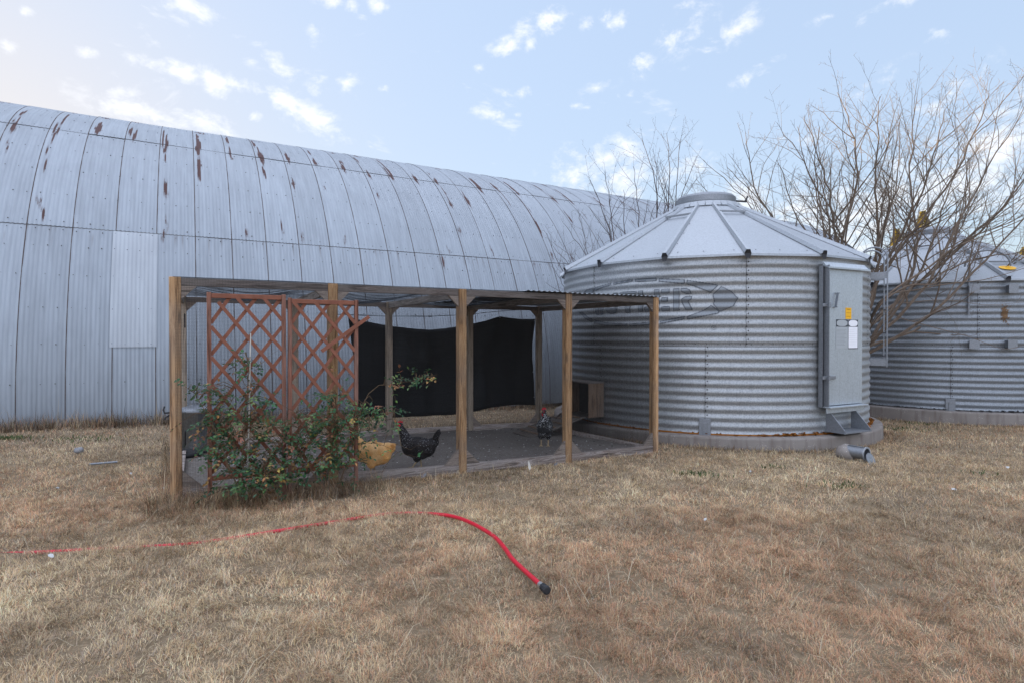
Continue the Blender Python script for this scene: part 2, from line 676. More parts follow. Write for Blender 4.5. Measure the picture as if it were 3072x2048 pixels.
# ------------------------------------------------------------------ numpy noise
def vnoise(x, y, seed=0):
    x = np.asarray(x, dtype=np.float64); y = np.asarray(y, dtype=np.float64)
    xi, yi = np.floor(x).astype(np.int64), np.floor(y).astype(np.int64)
    xf, yf = x - xi, y - yi
    def h(a, b):
        k = (a * 374761393 + b * 668265263 + seed * 974711) & 0xffffffff
        k = ((k ^ (k >> 13)) * 1274126177) & 0xffffffff
        return ((k ^ (k >> 16)) & 0xffff) / 65535.0
    u = xf * xf * (3 - 2 * xf); v = yf * yf * (3 - 2 * yf)
    return (h(xi, yi) * (1 - u) + h(xi + 1, yi) * u) * (1 - v) + (h(xi, yi + 1) * (1 - u) + h(xi + 1, yi + 1) * u) * v


def fbm(x, y, seed=0, o=3):
    r = 0; a = .5
    for i in range(o):
        r = r + a * vnoise(np.asarray(x) * 2 ** i, np.asarray(y) * 2 ** i, seed + i)
        a *= .5
    return r / (1 - .5 ** o)


# ------------------------------------------------------------------ camera, light, sky
cam = bpy.data.cameras.new('camera')
cam.lens = 36.0 * F / 3072.0
cam.sensor_width = 36.0
cam.clip_start = .05
cam.clip_end = 2000
camo = bpy.data.objects.new('camera', cam)
camo.location = CAM
camo.rotation_euler = (PI / 2 - PITCH, 0, 0)
link(camo)
S.camera = camo

SUN_AZ = math.radians(46)       # left of the view direction, low behind the barn
SUN_EL = math.radians(8.6)
sunv = Vector((-math.sin(SUN_AZ) * math.cos(SUN_EL), math.cos(SUN_AZ) * math.cos(SUN_EL), math.sin(SUN_EL)))
sl = bpy.data.lights.new('sun', 'SUN')
sl.energy = 4.6
sl.angle = math.radians(.5)
sl.color = (1.0, .79, .52)
slo = bpy.data.objects.new('sun', sl)
slo.rotation_euler = (-sunv).to_track_quat('-Z', 'Y').to_euler()
slo.location = (-10, 10, 30)
link(slo)

CLOUDS = [  # photo position and half size (2352 px wide scale), tilt in degrees, strength
    (415, 6, 78, 26, 10, 1.0), (775, 4, 58, 18, 5, 1.0), (862, 12, 26, 20, 0, 1.0), (720, 88, 24, 28, 0, .75),
    (400, 163, 78, 20, 4, .95), (492, 190, 48, 24, 30, .9), (545, 192, 34, 18, 0, .95), (648, 155, 50, 24, 20, 1.0),
    (722, 195, 38, 30, 40, .9), (595, 207, 24, 12, 20, .7), (660, 235, 60, 26, 35, 1.0), (722, 270, 84, 36, 22, 1.05),
    (330, 258, 130, 32, 6, 1.1), (450, 275, 90, 26, 5, 1.0), (798, 190, 30, 20, -20, .75), (1250, 50, 60, 26, -18, 1.05),
    (1165, 107, 46, 18, -18, 1.0), (1218, 102, 16, 18, 0, .9), (1347, 55, 16, 18, -40, .9), (1415, 52, 28, 16, -30, .75),
    (1390, 38, 18, 12, -30, .8), (1475, 150, 26, 26, 0, .9), (1370, 205, 40, 15, -15, .8), (1580, 62, 62, 42, -40, .8),
    (1200, 218, 22, 15, -20, .95), (1160, 215, 14, 18, 0, .8), (1112, 258, 46, 15, 10, .85), (1185, 263, 12, 10, 0, .8),
    (1100, 157, 14, 10, 0, .8), (1320, 244, 16, 8, 0, .7), (882, 208, 14, 12, 0, .8), (1370, 375, 130, 52, -18, .85),
    (1500, 410, 150, 50, -10, .8), (585, 268, 16, 10, 0, .8), (55, 30, 20, 13, 0, .9), (20, 108, 16, 14, 0, .8),
    (195, 120, 22, 12, 0, .7), (1210, 62, 22, 14, 0, .75), (1650, 500, 260, 70, -6, .8), (2080, 470, 330, 95, -14, .95),
    (2290, 330, 150, 90, -30, .95), (2180, 215, 90, 26, -30, .55), (1720, 180, 60, 16, -30, .45), (2030, 10, 130, 14, 0, .6),
    (1690, 70, 60, 20, -30, .5), (1990, 200, 60, 18, -25, .4),
]


def build_world():
    s = SH('World', True)
    w = s.mat
    S.world = w
    sky = s.n('ShaderNodeTexSky')
    sky.sky_type = 'NISHITA'
    sky.sun_disc = False
    sky.sun_elevation = SUN_EL
    sky.sun_rotation = -SUN_AZ
    sky.altitude = 300
    sky.air_density = 1.0
    sky.dust_density = SKY_DUST
    sky.ozone_density = 1.0
    d = s.n('ShaderNodeTexCoord').outputs['Generated']
    acc = None
    for (cx, cy, rx, ry, tilt, k) in CLOUDS:
        v = ray(cx * 3072 / 2352, cy * 3072 / 2352)
        L = v.length
        v.normalize()
        right = v.cross(Vector((0, 0, 1))).normalized()
        up = right.cross(v)
        a = math.radians(-tilt)
        r2 = right * math.cos(a) + up * math.sin(a)
        u2 = -right * math.sin(a) + up * math.cos(a)
        R = Matrix((r2, u2, -v)).transposed()
        e = R.to_euler('XYZ')
        k2 = 3072 / 2352 / F / L
        m = s.mapping(d, loc=v, rot=e, scale=(rx * k2 * 1.18, ry * k2 * 1.18, 1.0), typ='TEXTURE')
        ln = s.vmath('LENGTH', m, out=1)
        val = s.math('MULTIPLY_ADD', ln, -k, k)
        acc = val if acc is None else s.math('MAXIMUM', acc, val)
    nz = s.noise(d, 19, 9, .66, .5)
    nz2 = s.noise(s.mapping(d, rot=(0, 0, .3), scale=(1, 1, 1.8)), 42, 4, .6)
    dens = s.math('ADD', acc, s.math('MULTIPLY', s.math('SUBTRACT', nz, .52), 3.2))
    dens = s.math('ADD', dens, s.math('MULTIPLY', s.math('SUBTRACT', nz2, .5), 1.9))
    dens = s.math('MULTIPLY', s.smooth(dens, -.1, 1.4, 0, .95), s.smooth(acc, -.35, .2))
    # thin stray flecks elsewhere
    fl = s.noise(s.mapping(d, scale=(1, 1, 2.2)), 9, 8, .6, .4)
    fleck = s.smooth(fl, .60, .74, 0, .55)
    dens = s.math('MAXIMUM', dens, fleck)
    # added broken cloud deck, unseen overhead and behind the camera, to brighten the foreground
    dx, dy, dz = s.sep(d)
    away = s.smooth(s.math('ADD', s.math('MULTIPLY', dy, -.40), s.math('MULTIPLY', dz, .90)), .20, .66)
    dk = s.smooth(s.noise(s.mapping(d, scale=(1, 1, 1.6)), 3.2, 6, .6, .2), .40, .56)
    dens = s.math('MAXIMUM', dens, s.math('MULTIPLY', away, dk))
    base = s.vmath('MULTIPLY', sky.outputs[0], SKY_TINT)
    lum = s.vmath('DOT_PRODUCT', base, (.3, .4, .3), out=1)
    k = s.math('DIVIDE', SKY_GAIN, s.math('ADD', 1.0, s.math('MULTIPLY', lum, SKY_COMP)))   # thin haze evens the sky out
    base = s.vmath('MULTIPLY', base, s.comb(k, k, k))
    cc = s.mix(away, CLOUD_COL, CLOUD_FILL)
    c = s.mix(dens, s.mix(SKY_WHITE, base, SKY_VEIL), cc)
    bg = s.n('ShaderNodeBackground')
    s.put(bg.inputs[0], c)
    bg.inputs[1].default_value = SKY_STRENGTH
    o = s.n('ShaderNodeOutputWorld')
    s.nt.links.new(bg.outputs[0], o.inputs[0])


SKY_STRENGTH = .12
SKY_DUST = 1.0
SKY_TINT = (.95, .96, 1.04)
SKY_WHITE = .55
SKY_VEIL = (1.36, 1.60, 2.02)
SKY_GAIN, SKY_COMP = 1.75, .85
CLOUD_COL = (2.25, 2.28, 2.36)
CLOUD_FILL = (5.3, 5.7, 6.8)  # radiance of the added unseen cloud deck that serves as fill light
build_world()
S.view_settings.view_transform = 'Standard'
S.view_settings.look = 'None'
S.view_settings.gamma = 1
S.view_settings.exposure = 2.08
S.cycles.max_bounces = 6
S.cycles.transparent_max_bounces = 12

# ------------------------------------------------------------------ layout constants
FN, RN = 5.985, 8.9                     # front and rear plane of the chicken run
FT = [-.084, 1.30, 2.74, 4.21, 5.68]
RT = [-.04, 1.389, 2.807, 4.222, 5.616]
TOP = 2.01
BIN_R = 2.74
B1 = Vector((11.9 * math.sin(math.radians(18.5)), 11.9 * math.cos(math.radians(18.5)), 0.0))
B2 = Vector((17.8 * math.sin(math.radians(36)), 17.8 * math.cos(math.radians(36)), -.07))
BARN_N, BARN_R = 12.2, 7.2

# ------------------------------------------------------------------ ground
def build_ground():
    xs = np.concatenate([np.linspace(-300, -22, 14), np.linspace(-20, 30, 201), np.linspace(32, 300, 14)])
    ys = np.concatenate([np.linspace(-200, -8, 10), np.linspace(-6, 34, 161), np.linspace(37, 600, 16)])
    X, Y = np.meshgrid(xs, ys)
    Z = gz(X, Y) - .012 + .02 * (fbm(X * 1.7, Y * 1.7, 5) - .5)
    V = np.stack([X.ravel(), Y.ravel(), Z.ravel()], 1)
    w = len(xs)
    i, j = np.meshgrid(np.arange(w - 1), np.arange(len(ys) - 1))
    a = (j * w + i).ravel()
    Q = np.stack([a, a + 1, a + w + 1, a + w], 1)
    o = mesh_np('ground', V, Q, None, M['ground'], smooth=True)
    tag(o, 'dry dormant lawn ground sloping gently towards the metal bins', 'ground', kind='structure')
    # scratched dirt inside the run
    ts = np.linspace(-.10, 5.75, 150)
    ns = np.linspace(FN + .03, RN + .02, 80)
    T, N_ = np.meshgrid(ts, ns)
    X = T * cu - N_ * su
    Y = T * su + N_ * cu
    Z = gz(X, Y) + .014 + .03 * (fbm(T * 4, N_ * 4, 9, 4) - .5) + .05 * np.maximum(0, fbm(T * 1.2, N_ * 1.2, 3) - .5)
    V = np.stack([X.ravel(), Y.ravel(), Z.ravel()], 1)
    w = len(ts)
    i, j = np.meshgrid(np.arange(w - 1), np.arange(len(ns) - 1))
    a = (j * w + i).ravel()
    Q = np.stack([a, a + 1, a + w + 1, a + w], 1)
    o = mesh_np('dirt_floor', V, Q, None, M['dirt'], smooth=True)
    tag(o, 'bare grey scratched dirt floor inside the chicken run', 'dirt', kind='structure')
    # litter: pale flecks, droppings and feathers on the dirt
    rng = random.Random(4)
    mb = MB()
    for _ in range(900):
        t = rng.uniform(.1, 5.6); n = rng.uniform(FN + .1, RN - .1)
        p = P(t, n); z = G(p) + .032
        r = rng.choice([.004, .006, .008, .012]) * rng.uniform(.6, 1.3)
        g = rng.choice([.08, .3, .35, .5, .7])
        mb.col = (g, g * .97, g * .95)
        a = rng.uniform(0, PI)
        d = Vector((math.cos(a), math.sin(a), 0)) * r * rng.uniform(1, 2.4)
        e = Vector((-math.sin(a), math.cos(a), 0)) * r
        c = Vector((p.x, p.y, z))
        mb.add([c - d, c - e, c + d, c + e, c + Vector((0, 0, r * .8))], [(0, 1, 4), (1, 2, 4), (2, 3, 4), (3, 0, 4)])
    o = mb.build('litter', M['grass'])
    tag(o, 'pale flecks of litter scattered over the dirt of the run', 'litter', kind='stuff')


build_ground()


# ------------------------------------------------------------------ barn
def build_barn():
    t0, t1 = -16.0, 25.5
    root = thing('quonset_barn', 'long arched barn of galvanised corrugated sheets with rust streaked laps', 'barn', P(0, BARN_N, -.08), YAW)
    rng = np.random.RandomState(3)
    pk = on_n(1640, 640, BARN_N + 1.9)
    K_STREAK = int(math.floor((tn(pk)[0] - SEAM0) / SHEET))
    k0, k1 = int((t0 - SEAM0) / SHEET), int((t1 - SEAM0) / SHEET)
    full = BARN_R * PI
    courses = [(-.15, ARC1, 40, 0.0, 'wall_sheet_course'), (ARC1, ARC2, 70, .006, 'roof_sheet_course'), (ARC2, BARN_R * PI / 2 + .6, 90, .012, 'ridge_sheet_course')]
    for ci, (s0, s1, rows, off, nm) in enumerate(courses):
        V, Q, UVs, C = [], [], [], []
        nb = 0
        for k in range(k0, k1):
            if ci == 0 and k == -1: pass
            a = SEAM0 + k * SHEET
            xs = np.linspace(a, a + SHEET + .03, 64)
            s1k = s1
            ss = np.linspace(s0, s1k + (.0 if ci < 2 else 0), rows + 1)
            XX, SS = np.meshgrid(xs, ss)
            lift = .005 * (1 - (XX - a) / SHEET) + off + .0025 * rng.randn() * .5
            wob = .010 * (fbm(XX * .9 + 50, SS * .8, 7 + ci) - .5)
            rr = BARN_R + .0038 * np.cos(2 * PI * (XX - SEAM0) / PITCHC) + lift + wob
            ph = SS / BARN_R
            YY = BARN_R - rr * np.cos(ph)
            ZZ = rr * np.sin(ph)
            V.append(np.stack([XX.ravel(), YY.ravel(), ZZ.ravel()], 1))
            UVs.append(np.stack([XX.ravel() - .0, SS.ravel()], 1))
            tone = 1 + .028 * rng.randn()
            h = (BARN_N, )
            RM = np.zeros(XX.shape)
            kr = random.Random(k * 31 + 7)
            col_ = np.floor((XX - a) / PITCHC * 2) / 2
            blobs = []
            heavy = 1.0 if a < 1.5 else .72 if a < 7 else .5
            if kr.random() < heavy: blobs.append((ARC2 + kr.uniform(-.15, .35), kr.uniform(.5, .95), kr.uniform(1.4, 2.4), kr.uniform(.65, 1.25)))
            if kr.random() < heavy: blobs.append((ARC2 + kr.uniform(.5, 1.2), kr.uniform(.5, .9), kr.uniform(.8, 2.6), .45))
            if kr.random() < heavy * .5: blobs.append((ARC2 - kr.uniform(.75, 1.5), kr.uniform(.3, .6), kr.uniform(1.0, 2.2), kr.uniform(.45, .8)))
            if kr.random() < heavy * .3: blobs.append((ARC2 - kr.uniform(1.7, 2.7), kr.uniform(.2, .42), kr.uniform(.8, 2.2), .8))
            if kr.random() < heavy * .5: blobs.append((ARC2 - kr.uniform(.2, 2.0), kr.uniform(.5, 1.0), kr.uniform(1.4, 2.4), .4))
            if kr.random() < heavy * .6: blobs.append((kr.uniform(8.4, 9.0), kr.uniform(.15, .35), kr.uniform(1.5, 4.0), kr.uniform(1.5, 3.0)))
            if kr.random() < heavy * .35: blobs.append((ARC1 - kr.uniform(.02, .25), kr.uniform(.1, .28), kr.uniform(.6, 2.0), .6))
            if kr.random() < .3: blobs.append((ARC1 + kr.uniform(.1, .4), kr.uniform(.15, .3), kr.uniform(.6, 6), .6))
            if k == K_STREAK: blobs.append((ARC2 - 1.25, 1.6, .35, .95))
            for (sc_, hl, cc_, cw) in blobs:
                f = np.clip(1 - np.abs(col_ + .25 - cc_) / cw, 0, 1)
                rj = vnoise(np.round(col_ * 2) * 7 + k * 11, np.zeros_like(col_), 5)
                RM = np.maximum(RM, np.clip((hl * f ** .7 * (.30 + .85 * rj) - np.abs(SS - sc_ - (rj - .5) * .7 * hl)) / .34 + .35, 0, 1) * (f > 0))
            # rust grows strongest on the sheets towards the left end
            rk = max(.1, .62 - .012 * (a + 5)) * rng.uniform(.55, 1.15)
            c = np.zeros((XX.size, 3)); c[:, 0] = min(1.15, max(.85, tone)); c[:, 1] = rk; c[:, 2] = RM.ravel()
            C.append(c)
            w = len(xs)
            i, j = np.meshgrid(np.arange(w - 1), np.arange(rows))
            b = (j * w + i).ravel() + nb
            Q.append(np.stack([b, b + 1, b + w + 1, b + w], 1))
            nb += XX.size
        mesh_np(nm, np.concatenate(V), np.concatenate(Q), None, M['barn'], root, np.concatenate(C), np.concatenate(UVs), True)
    # far side of the shell and end walls
    mb = MB()
    vs, fs = [], []
    ph = np.linspace(PI / 2 + .05, PI, 24)
    for a in ph:
        for t in (t0, t1):
            vs.append((t, BARN_R - (BARN_R + .004) * math.cos(a), (BARN_R + .004) * math.sin(a)))
    for i in range(len(ph) - 1):
        fs.append((2 * i, 2 * i + 1, 2 * i + 3, 2 * i + 2))
    mb.add(vs, fs)
    mb.build('far_shell', M['steel'], root)
    for t in (t0 + .1, t1 - .1):
        mb = MB()
        poly = [(BARN_R - (BARN_R - .03) * math.cos(a), (BARN_R - .03) * math.sin(a)) for a in np.linspace(0, PI, 48)]
        mb.prism(poly, (t, 0, 0), (0, 1, 0), (0, 0, 1), (1, 0, 0), .02)
        mb.build('end_wall', M['steel'], root)
    # the newer, lighter sheet let into the wall
    mb_s0, mb_s1 = 1.36, ARC1 - .02
    a = SEAM0 - SHEET - .035
    xs = np.linspace(a, a + SHEET + .06, 70)
    ss = np.linspace(mb_s0, mb_s1, 14)
    XX, SS = np.meshgrid(xs, ss)
    rr = BARN_R + .0038 * np.cos(2 * PI * (XX - SEAM0) / PITCHC) + .020
    ph = SS / BARN_R
    V = np.stack([XX.ravel(), (BARN_R - rr * np.cos(ph)).ravel(), (rr * np.sin(ph)).ravel()], 1)
    w = len(xs)
    i, j = np.meshgrid(np.arange(w - 1), np.arange(len(ss) - 1))
    b = (j * w + i).ravel()
    uv = np.stack([XX.ravel() * 0 + SEAM0 + .3 + (XX.ravel() - a) * .4, SS.ravel() * 0 + 1.5 + (SS.ravel() - 1.3) * .7], 1)
    c = np.ones((XX.size, 3)); c[:, 1] = 0
    o = mesh_np('patch_panel', V, np.stack([b, b + 1, b + w + 1, b + w], 1), None, M['patch'], root, c, uv, True)
    o['label'] = 'lighter newer sheet patched into the barn wall'
    # screws along the purlin rows
    mb = MB()
    r2 = random.Random(8)
    rows = [.12, .75, 1.42, 2.06, 2.68, 3.25, 3.60, 3.78, 4.45, 5.15, 5.9, 6.65, 6.92, 7.6, 8.4]
    for s in rows:
        t = -8.0
        while t < 20:
            if r2.random() < .86:
                tt = SEAM0 + round((t - SEAM0) / PITCHC) * PITCHC
                ph = (s + r2.uniform(-.012, .012)) / BARN_R
                rr = BARN_R + .0045 + .020
                c = Vector((tt, BARN_R - rr * math.cos(ph), rr * math.sin(ph)))
                nrm = Vector((0, -math.cos(ph), math.sin(ph)))
                tg = Vector((0, math.sin(ph), math.cos(ph)))
                R_ = .0075 * r2.uniform(.5, 1.35)
                vs = [c + (Vector((1, 0, 0)) * math.cos(q) + tg * math.sin(q)) * R_ for q in [PI / 3 * j for j in range(6)]]
                vs2 = [v - nrm * .03 for v in vs]
                mb.add(vs + vs2, [tuple(range(6))] + [(j, 6 + j, 6 + (j + 1) % 6, (j + 1) % 6) for j in range(6)])
            t += PITCHC * 3
    o = mb.build('roofing_screw', M['bolt'], root)
    o['kind'] = 'stuff'
    # low flashing along the ridge that reads as a thin dark edge
    return root


build_barn()


# ------------------------------------------------------------------ grain bins
CORR = 21
WALLH = 2.67


def wall_r(z):
    return BIN_R + .0088 * math.cos(2 * PI * z / (WALLH / CORR))


def on_bin(px, py, C, bearing, r=BIN_R):
    """photo pixel to (angle from the camera-facing side, height) on the bin's cylinder"""
    d = ray(px, py)
    o = CAM - C
    a = d.x ** 2 + d.y ** 2
    b = 2 * (o.x * d.x + o.y * d.y)
    c = o.x ** 2 + o.y ** 2 - r * r
    disc = max(0, b * b - 4 * a * c)
    k = (-b - math.sqrt(disc)) / (2 * a)
    p = CAM + d * k - C
    ca, sa = math.cos(-bearing), math.sin(-bearing)
    # local x = right, local y = away
    lx = p.x * math.cos(bearing) - p.y * math.sin(bearing)
    ly = p.x * math.sin(bearing) + p.y * math.cos(bearing)
    return math.atan2(lx, -ly), p.z


def cyl(th, r, z):
    return Vector((r * math.sin(th), -r * math.cos(th), z))


def inside(poly, x, y):
    c = False
    n = len(poly)
    for i in range(n):
        x1, y1 = poly[i]; x2, y2 = poly[i - 1]
        if (y1 > y) != (y2 > y) and x < (x2 - x1) * (y - y1) / (y2 - y1) + x1: c = not c
    return c


def edge_dist(poly, x, y):
    best = 9
    n = len(poly)
    for i in range(n):
        x1, y1 = poly[i - 1]; x2, y2 = poly[i]
        dx, dy = x2 - x1, y2 - y1
        L = dx * dx + dy * dy
        t = 0 if L == 0 else max(0, min(1, ((x - x1) * dx + (y - y1) * dy) / L))
        best = min(best, math.hypot(x - x1 - t * dx, y - y1 - t * dy))
    return best


def decal(mb, poly, off_f=.0125):
    """thin embossed plate following the corrugation: poly in (arc, z); material 0 face, 1 dark outline"""
    st = .0085
    xs = [p[0] for p in poly]; ys = [p[1] for p in poly]
    x = min(xs) - st
    while x < max(xs) + st:
        y = min(ys) - st
        while y < max(ys) + st:
            ins = inside(poly, x, y)
            if ins:
                e = edge_dist(poly, x, y)
                vs = []
                for (dx, dy) in ((-.5, -.5), (.5, -.5), (.5, .5), (-.5, .5)):
                    zz = y + dy * st
                    vs.append(cyl((x + dx * st) / BIN_R, wall_r(zz) + off_f, zz))
                mb.add(vs, [(0, 1, 2, 3)], 1 if e < .0125 else 0)
            y += st
        x += st


def make_bin(name, label, C, bearing, first, group):
    root = thing(name, label, 'grain bin', C, -bearing, group)
    rng = random.Random(5 if first else 6)
    # corrugated wall, two rings
    nth = 220
    for ring in range(2):
        z0, z1 = (0.0, WALLH / 2) if ring == 0 else (WALLH / 2 - .012, WALLH)
        nz = 126
        zs = np.linspace(z0, z1, nz)
        th = np.linspace(-PI, PI, nth + 1)
        TH, ZZ = np.meshgrid(th, zs)
        RR = BIN_R + .0088 * np.cos(2 * PI * ZZ / (WALLH / CORR)) + (.004 if ring else 0) + .006 * (vnoise(TH * 6 + 40, ZZ * 1.5, 3 + ring) - .5)
        V = np.stack([(RR * np.sin(TH)).ravel(), (-RR * np.cos(TH)).ravel(), ZZ.ravel()], 1)
        w = nth + 1
        i, j = np.meshgrid(np.arange(w - 1), np.arange(nz - 1))
        a = (j * w + i).ravel()
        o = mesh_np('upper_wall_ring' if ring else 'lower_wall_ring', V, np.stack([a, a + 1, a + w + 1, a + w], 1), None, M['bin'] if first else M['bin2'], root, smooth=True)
        # bolted vertical laps and the bolts along the ring joint belong to the ring's surface
        mb = MB()
        seams = ([.21, 1.15, -.72, -1.3] if ring else [0.0, .95, -.66, -1.4]) if first else ([.28, -.55, .9] if ring else [.12, -.6, .8])
        for sm in seams:
            z = z0 + .04
            while z < z1 - .02:
                for dx in ((0.012, .030) if int(z / .0636) % 2 else (.030, .012)):
                    pass
                dx = .014 if int(z / .0636) % 2 else .034
                c = cyl(sm + dx / BIN_R, wall_r(z) + .012, z)
                nrm = cyl(sm + dx / BIN_R, 1, 0)
                tg = Vector((-nrm.y, nrm.x, 0))
                vs = [c + (tg * math.cos(q) + Vector((0, 0, 1)) * math.sin(q)) * .0105 for q in [PI / 3 * j for j in range(6)]]
                mb.add(vs + [c + nrm * .008], [(j, (j + 1) % 6, 6) for j in range(6)])
                z += .0636
            # lap edge: a thin standing strip
            for zz in np.linspace(z0, z1 - .02, 80):
                dz = (z1 - z0) / 80
                mb.add([cyl(sm, wall_r(zz) + .0115, zz), cyl(sm + .006 / BIN_R, wall_r(zz) + .0115, zz), cyl(sm + .006 / BIN_R, wall_r(zz + dz) + .0115, zz + dz), cyl(sm, wall_r(zz + dz) + .0115, zz + dz)], [(0, 1, 2, 3)])
        if ring:
            for q in np.arange(-1.5, 1.5, .058):
                c = cyl(q, wall_r(z0 + .03) + .012, z0 + .03)
                nrm = cyl(q, 1, 0); tg = Vector((-nrm.y, nrm.x, 0))
                vs = [c + (tg * math.cos(p) + Vector((0, 0, 1)) * math.sin(p)) * .008 for p in [PI / 3 * j for j in range(6)]]
                mb.add(vs + [c + nrm * .008], [(j, (j + 1) % 6, 6) for j in range(6)])
            # ring joint line
            for q in np.arange(-1.7, 1.7, .02):
                mb.add([cyl(q, wall_r(z0) + .0105, z0 - .005), cyl(q + .02, wall_r(z0) + .0105, z0 - .005), cyl(q + .02, wall_r(z0) + .012, z0 + .002), cyl(q, wall_r(z0) + .012, z0 + .002)], [(0, 1, 2, 3)])
        b = mb.build('bolt_row', M['bolt'], o)
        b['kind'] = 'stuff'
    # roof: fifteen panels
    NP = 15
    RE, RC = BIN_R + .085, .55
    ZE, ZC = WALLH + .02, WALLH + 1.27
    off = math.radians(12 if first else 2)
    mb = MB()
    for k in range(NP):
        a0 = off + k * 2 * PI / NP
        a1 = a0 + 2 * PI / NP
        rows = 8
        for r in range(rows):
            f0, f1 = r / rows, (r + 1) / rows
            q = []
            for f in (f0, f1):
                R_ = RE + (RC - RE) * f
                Z_ = ZE + (ZC - ZE) * f
                q.append((cyl(a0, R_, Z_), cyl(a1, R_, Z_)))
            mb.add([q[0][0], q[0][1], q[1][1], q[1][0]], [(0, 1, 2, 3)])
        # turned-down eave lip
        mb.add([cyl(a0, RE, ZE), cyl(a1, RE, ZE), cyl(a1, RE + .004, ZE - .035), cyl(a0, RE + .004, ZE - .035)], [(0, 3, 2, 1)])
        mb.add([cyl(a0, RE, ZE - .035), cyl(a1, RE, ZE - .035), cyl(a1, BIN_R - .02, ZE - .03), cyl(a0, BIN_R - .02, ZE - .03)], [(0, 3, 2, 1)])
    # screw heads along the eave and ribs
    for k in range(NP):
        a0 = off + k * 2 * PI / NP
        for f, da in [(.05, .06), (.05, .2), (.05, .36), (.2, .03), (.38, .035), (.56, .04)]:
            R_ = RE + (RC - RE) * f; Z_ = ZE + (ZC - ZE) * f
            # place on the flat panel chord
            A, B = cyl(a0, R_, Z_), cyl(a0 + 2 * PI / NP, R_, Z_)
            c = A + (B - A) * (da / (2 * PI / NP)) + Vector((0, 0, .006))
            vs = [c + Vector((math.cos(q), math.sin(q), 0)) * .010 for q in [PI / 3 * j for j in range(6)]]
            mb.add(vs + [c + Vector((0, 0, .008))], [(j, (j + 1) % 6, 6) for j in range(6)], 1)
    mb.build('roof', [M['binroof'], M['bolt']], root)
    for k in range(NP):
        a0 = off + k * 2 * PI / NP
        mb = MB()
        A, B = cyl(a0, RE + .012, ZE), cyl(a0, RC, ZC)
        x = (B - A).normalized()
        y = cyl(a0 + PI / 2, 1, 0)
        z = x.cross(y)
        if z.z < 0: z = -z
        prof = [(-.05, 0), (-.026, .058), (.026, .058), (.05, 0)]
        vs = [A + y * p[0] + z * p[1] for p in prof] + [B + y * p[0] * .7 + z * p[1] * .7 for p in prof]
        mb.add(vs, [(0, 4, 5, 1), (1, 5, 6, 2), (2, 6, 7, 3)], 0)
        # dark face paints shade into the rib's open end, turned down over the eave
        dn = Vector((0, 0, -.075)) + cyl(a0, .012, 0)
        e = [A - x * .012 + y * p[0] * 1.0 + z * p[1] for p in prof]
        low = [A + dn - y * .028, A + dn + y * .028]
        mb.add(e + low, [(0, 1, 5, 4)] if False else [(0, 1, 2, 3), (0, 3, 5, 4)], 1)
        mb.build('roof_rib', [M['binroof'], M['darksteel']], root)
    # collar plates and lid
    mb = MB()
    for k in range(30):
        a0 = k * 2 * PI / 30
        a1 = a0 + 2 * PI / 30 * .93
        r0, r1 = RC + .12, RC + .05
        z0_ = ZE + (ZC - ZE) * ((RE - r0) / (RE - RC))
        z1_ = z0_ + .10
        mb.add([cyl(a0, r0 + .03, z0_), cyl(a1, r0 + .03, z0_), cyl(a1, r1 + .03, z1_), cyl(a0, r1 + .03, z1_)], [(0, 1, 2, 3)])
    mb.build('roof_collar', M['binroof'], root)
    mb = MB()
    mb.lathe([(RC + .08, ZC - .01), (RC - .01, ZC + .06), (RC - .04, ZC + .09)], 64)
    mb.build('lid_ring', M['binroof'], root, True)
    mb = MB()
    mb.lathe([(RC - .03, ZC + .07), (RC + .005, ZC + .06), (RC + .005, ZC + .17), (RC - .025, ZC + .21), (RC * .5, ZC + .275), (.001, ZC + .295)], 64)
    mb.build('lid', M['steel'], root, False)
    # climbing bars between the ribs near the top
    for (k, f) in ((0, .74), (-2, .72), (3, .78)) if first else ((-1, .72), (1, .3), (0, .55)):
        a0 = off + k * 2 * PI / NP; a1 = a0 + 2 * PI / NP
        R_ = RE + (RC - RE) * f; Z_ = ZE + (ZC - ZE) * f + .05
        mb = MB()
        mb.beam(cyl(a0, R_, Z_), cyl(a1, R_, Z_), .03, .03)
        mb.build('roof_step', M['steel'], root)
    # anchor clips
    for sm in ((0.0, -1.0, 1.55) if first else (.12, -.75)):
        mb = MB()
        c = cyl(sm, BIN_R + .03, .06)
        R = Matrix.Rotation(sm, 3, 'Z')
        mb.box(c + Vector((0, 0, .03)), .17, .018, .30, R, 0, .004)
        mb.box(c + cyl(sm, .03, -.105), .17, .07, .014, R)
        mb.box(c + cyl(sm, .012, .02), .05, .03, .2, R)
        mb.build('anchor_clip', M['steel'], root)
    # foundation
    mb = MB()
    RP = BIN_R + .20
    zb = -.62
    prof = [(BIN_R - .2, .0), (RP - .03, -.004), (RP - .008, -.010), (RP, -.03), (RP + .012, zb)]
    mb.lathe(prof, 300)
    mb.build('concrete_pad', M['concrete'], root, False)
    # crust of rust and old sealant at the foot
    mb = MB()
    for k in range(420):
        a = rng.uniform(-1.7, 1.7)
        if first and -.25 < a < -.02 and rng.random() < .5: continue
        r = BIN_R + rng.uniform(.0, .05)
        s_ = rng.uniform(.012, .035) * (1.7 if a > .35 else 1.0)
        c = cyl(a, r, rng.uniform(0, .018))
        vs = [c + Vector((rng.uniform(-1, 1), rng.uniform(-1, 1), rng.uniform(-.3, .8))) * s_ for _ in range(6)]
        mb.add(vs, [(0, 1, 2), (2, 3, 4), (4, 5, 0), (0, 2, 4), (1, 3, 5)])
    mb.lathe([(BIN_R + .035, .001), (BIN_R + .022, .016), (BIN_R, .02)], 160)
    mb.build('rust_crust', M['rust'] if first else M['bolt'], root)
    return root


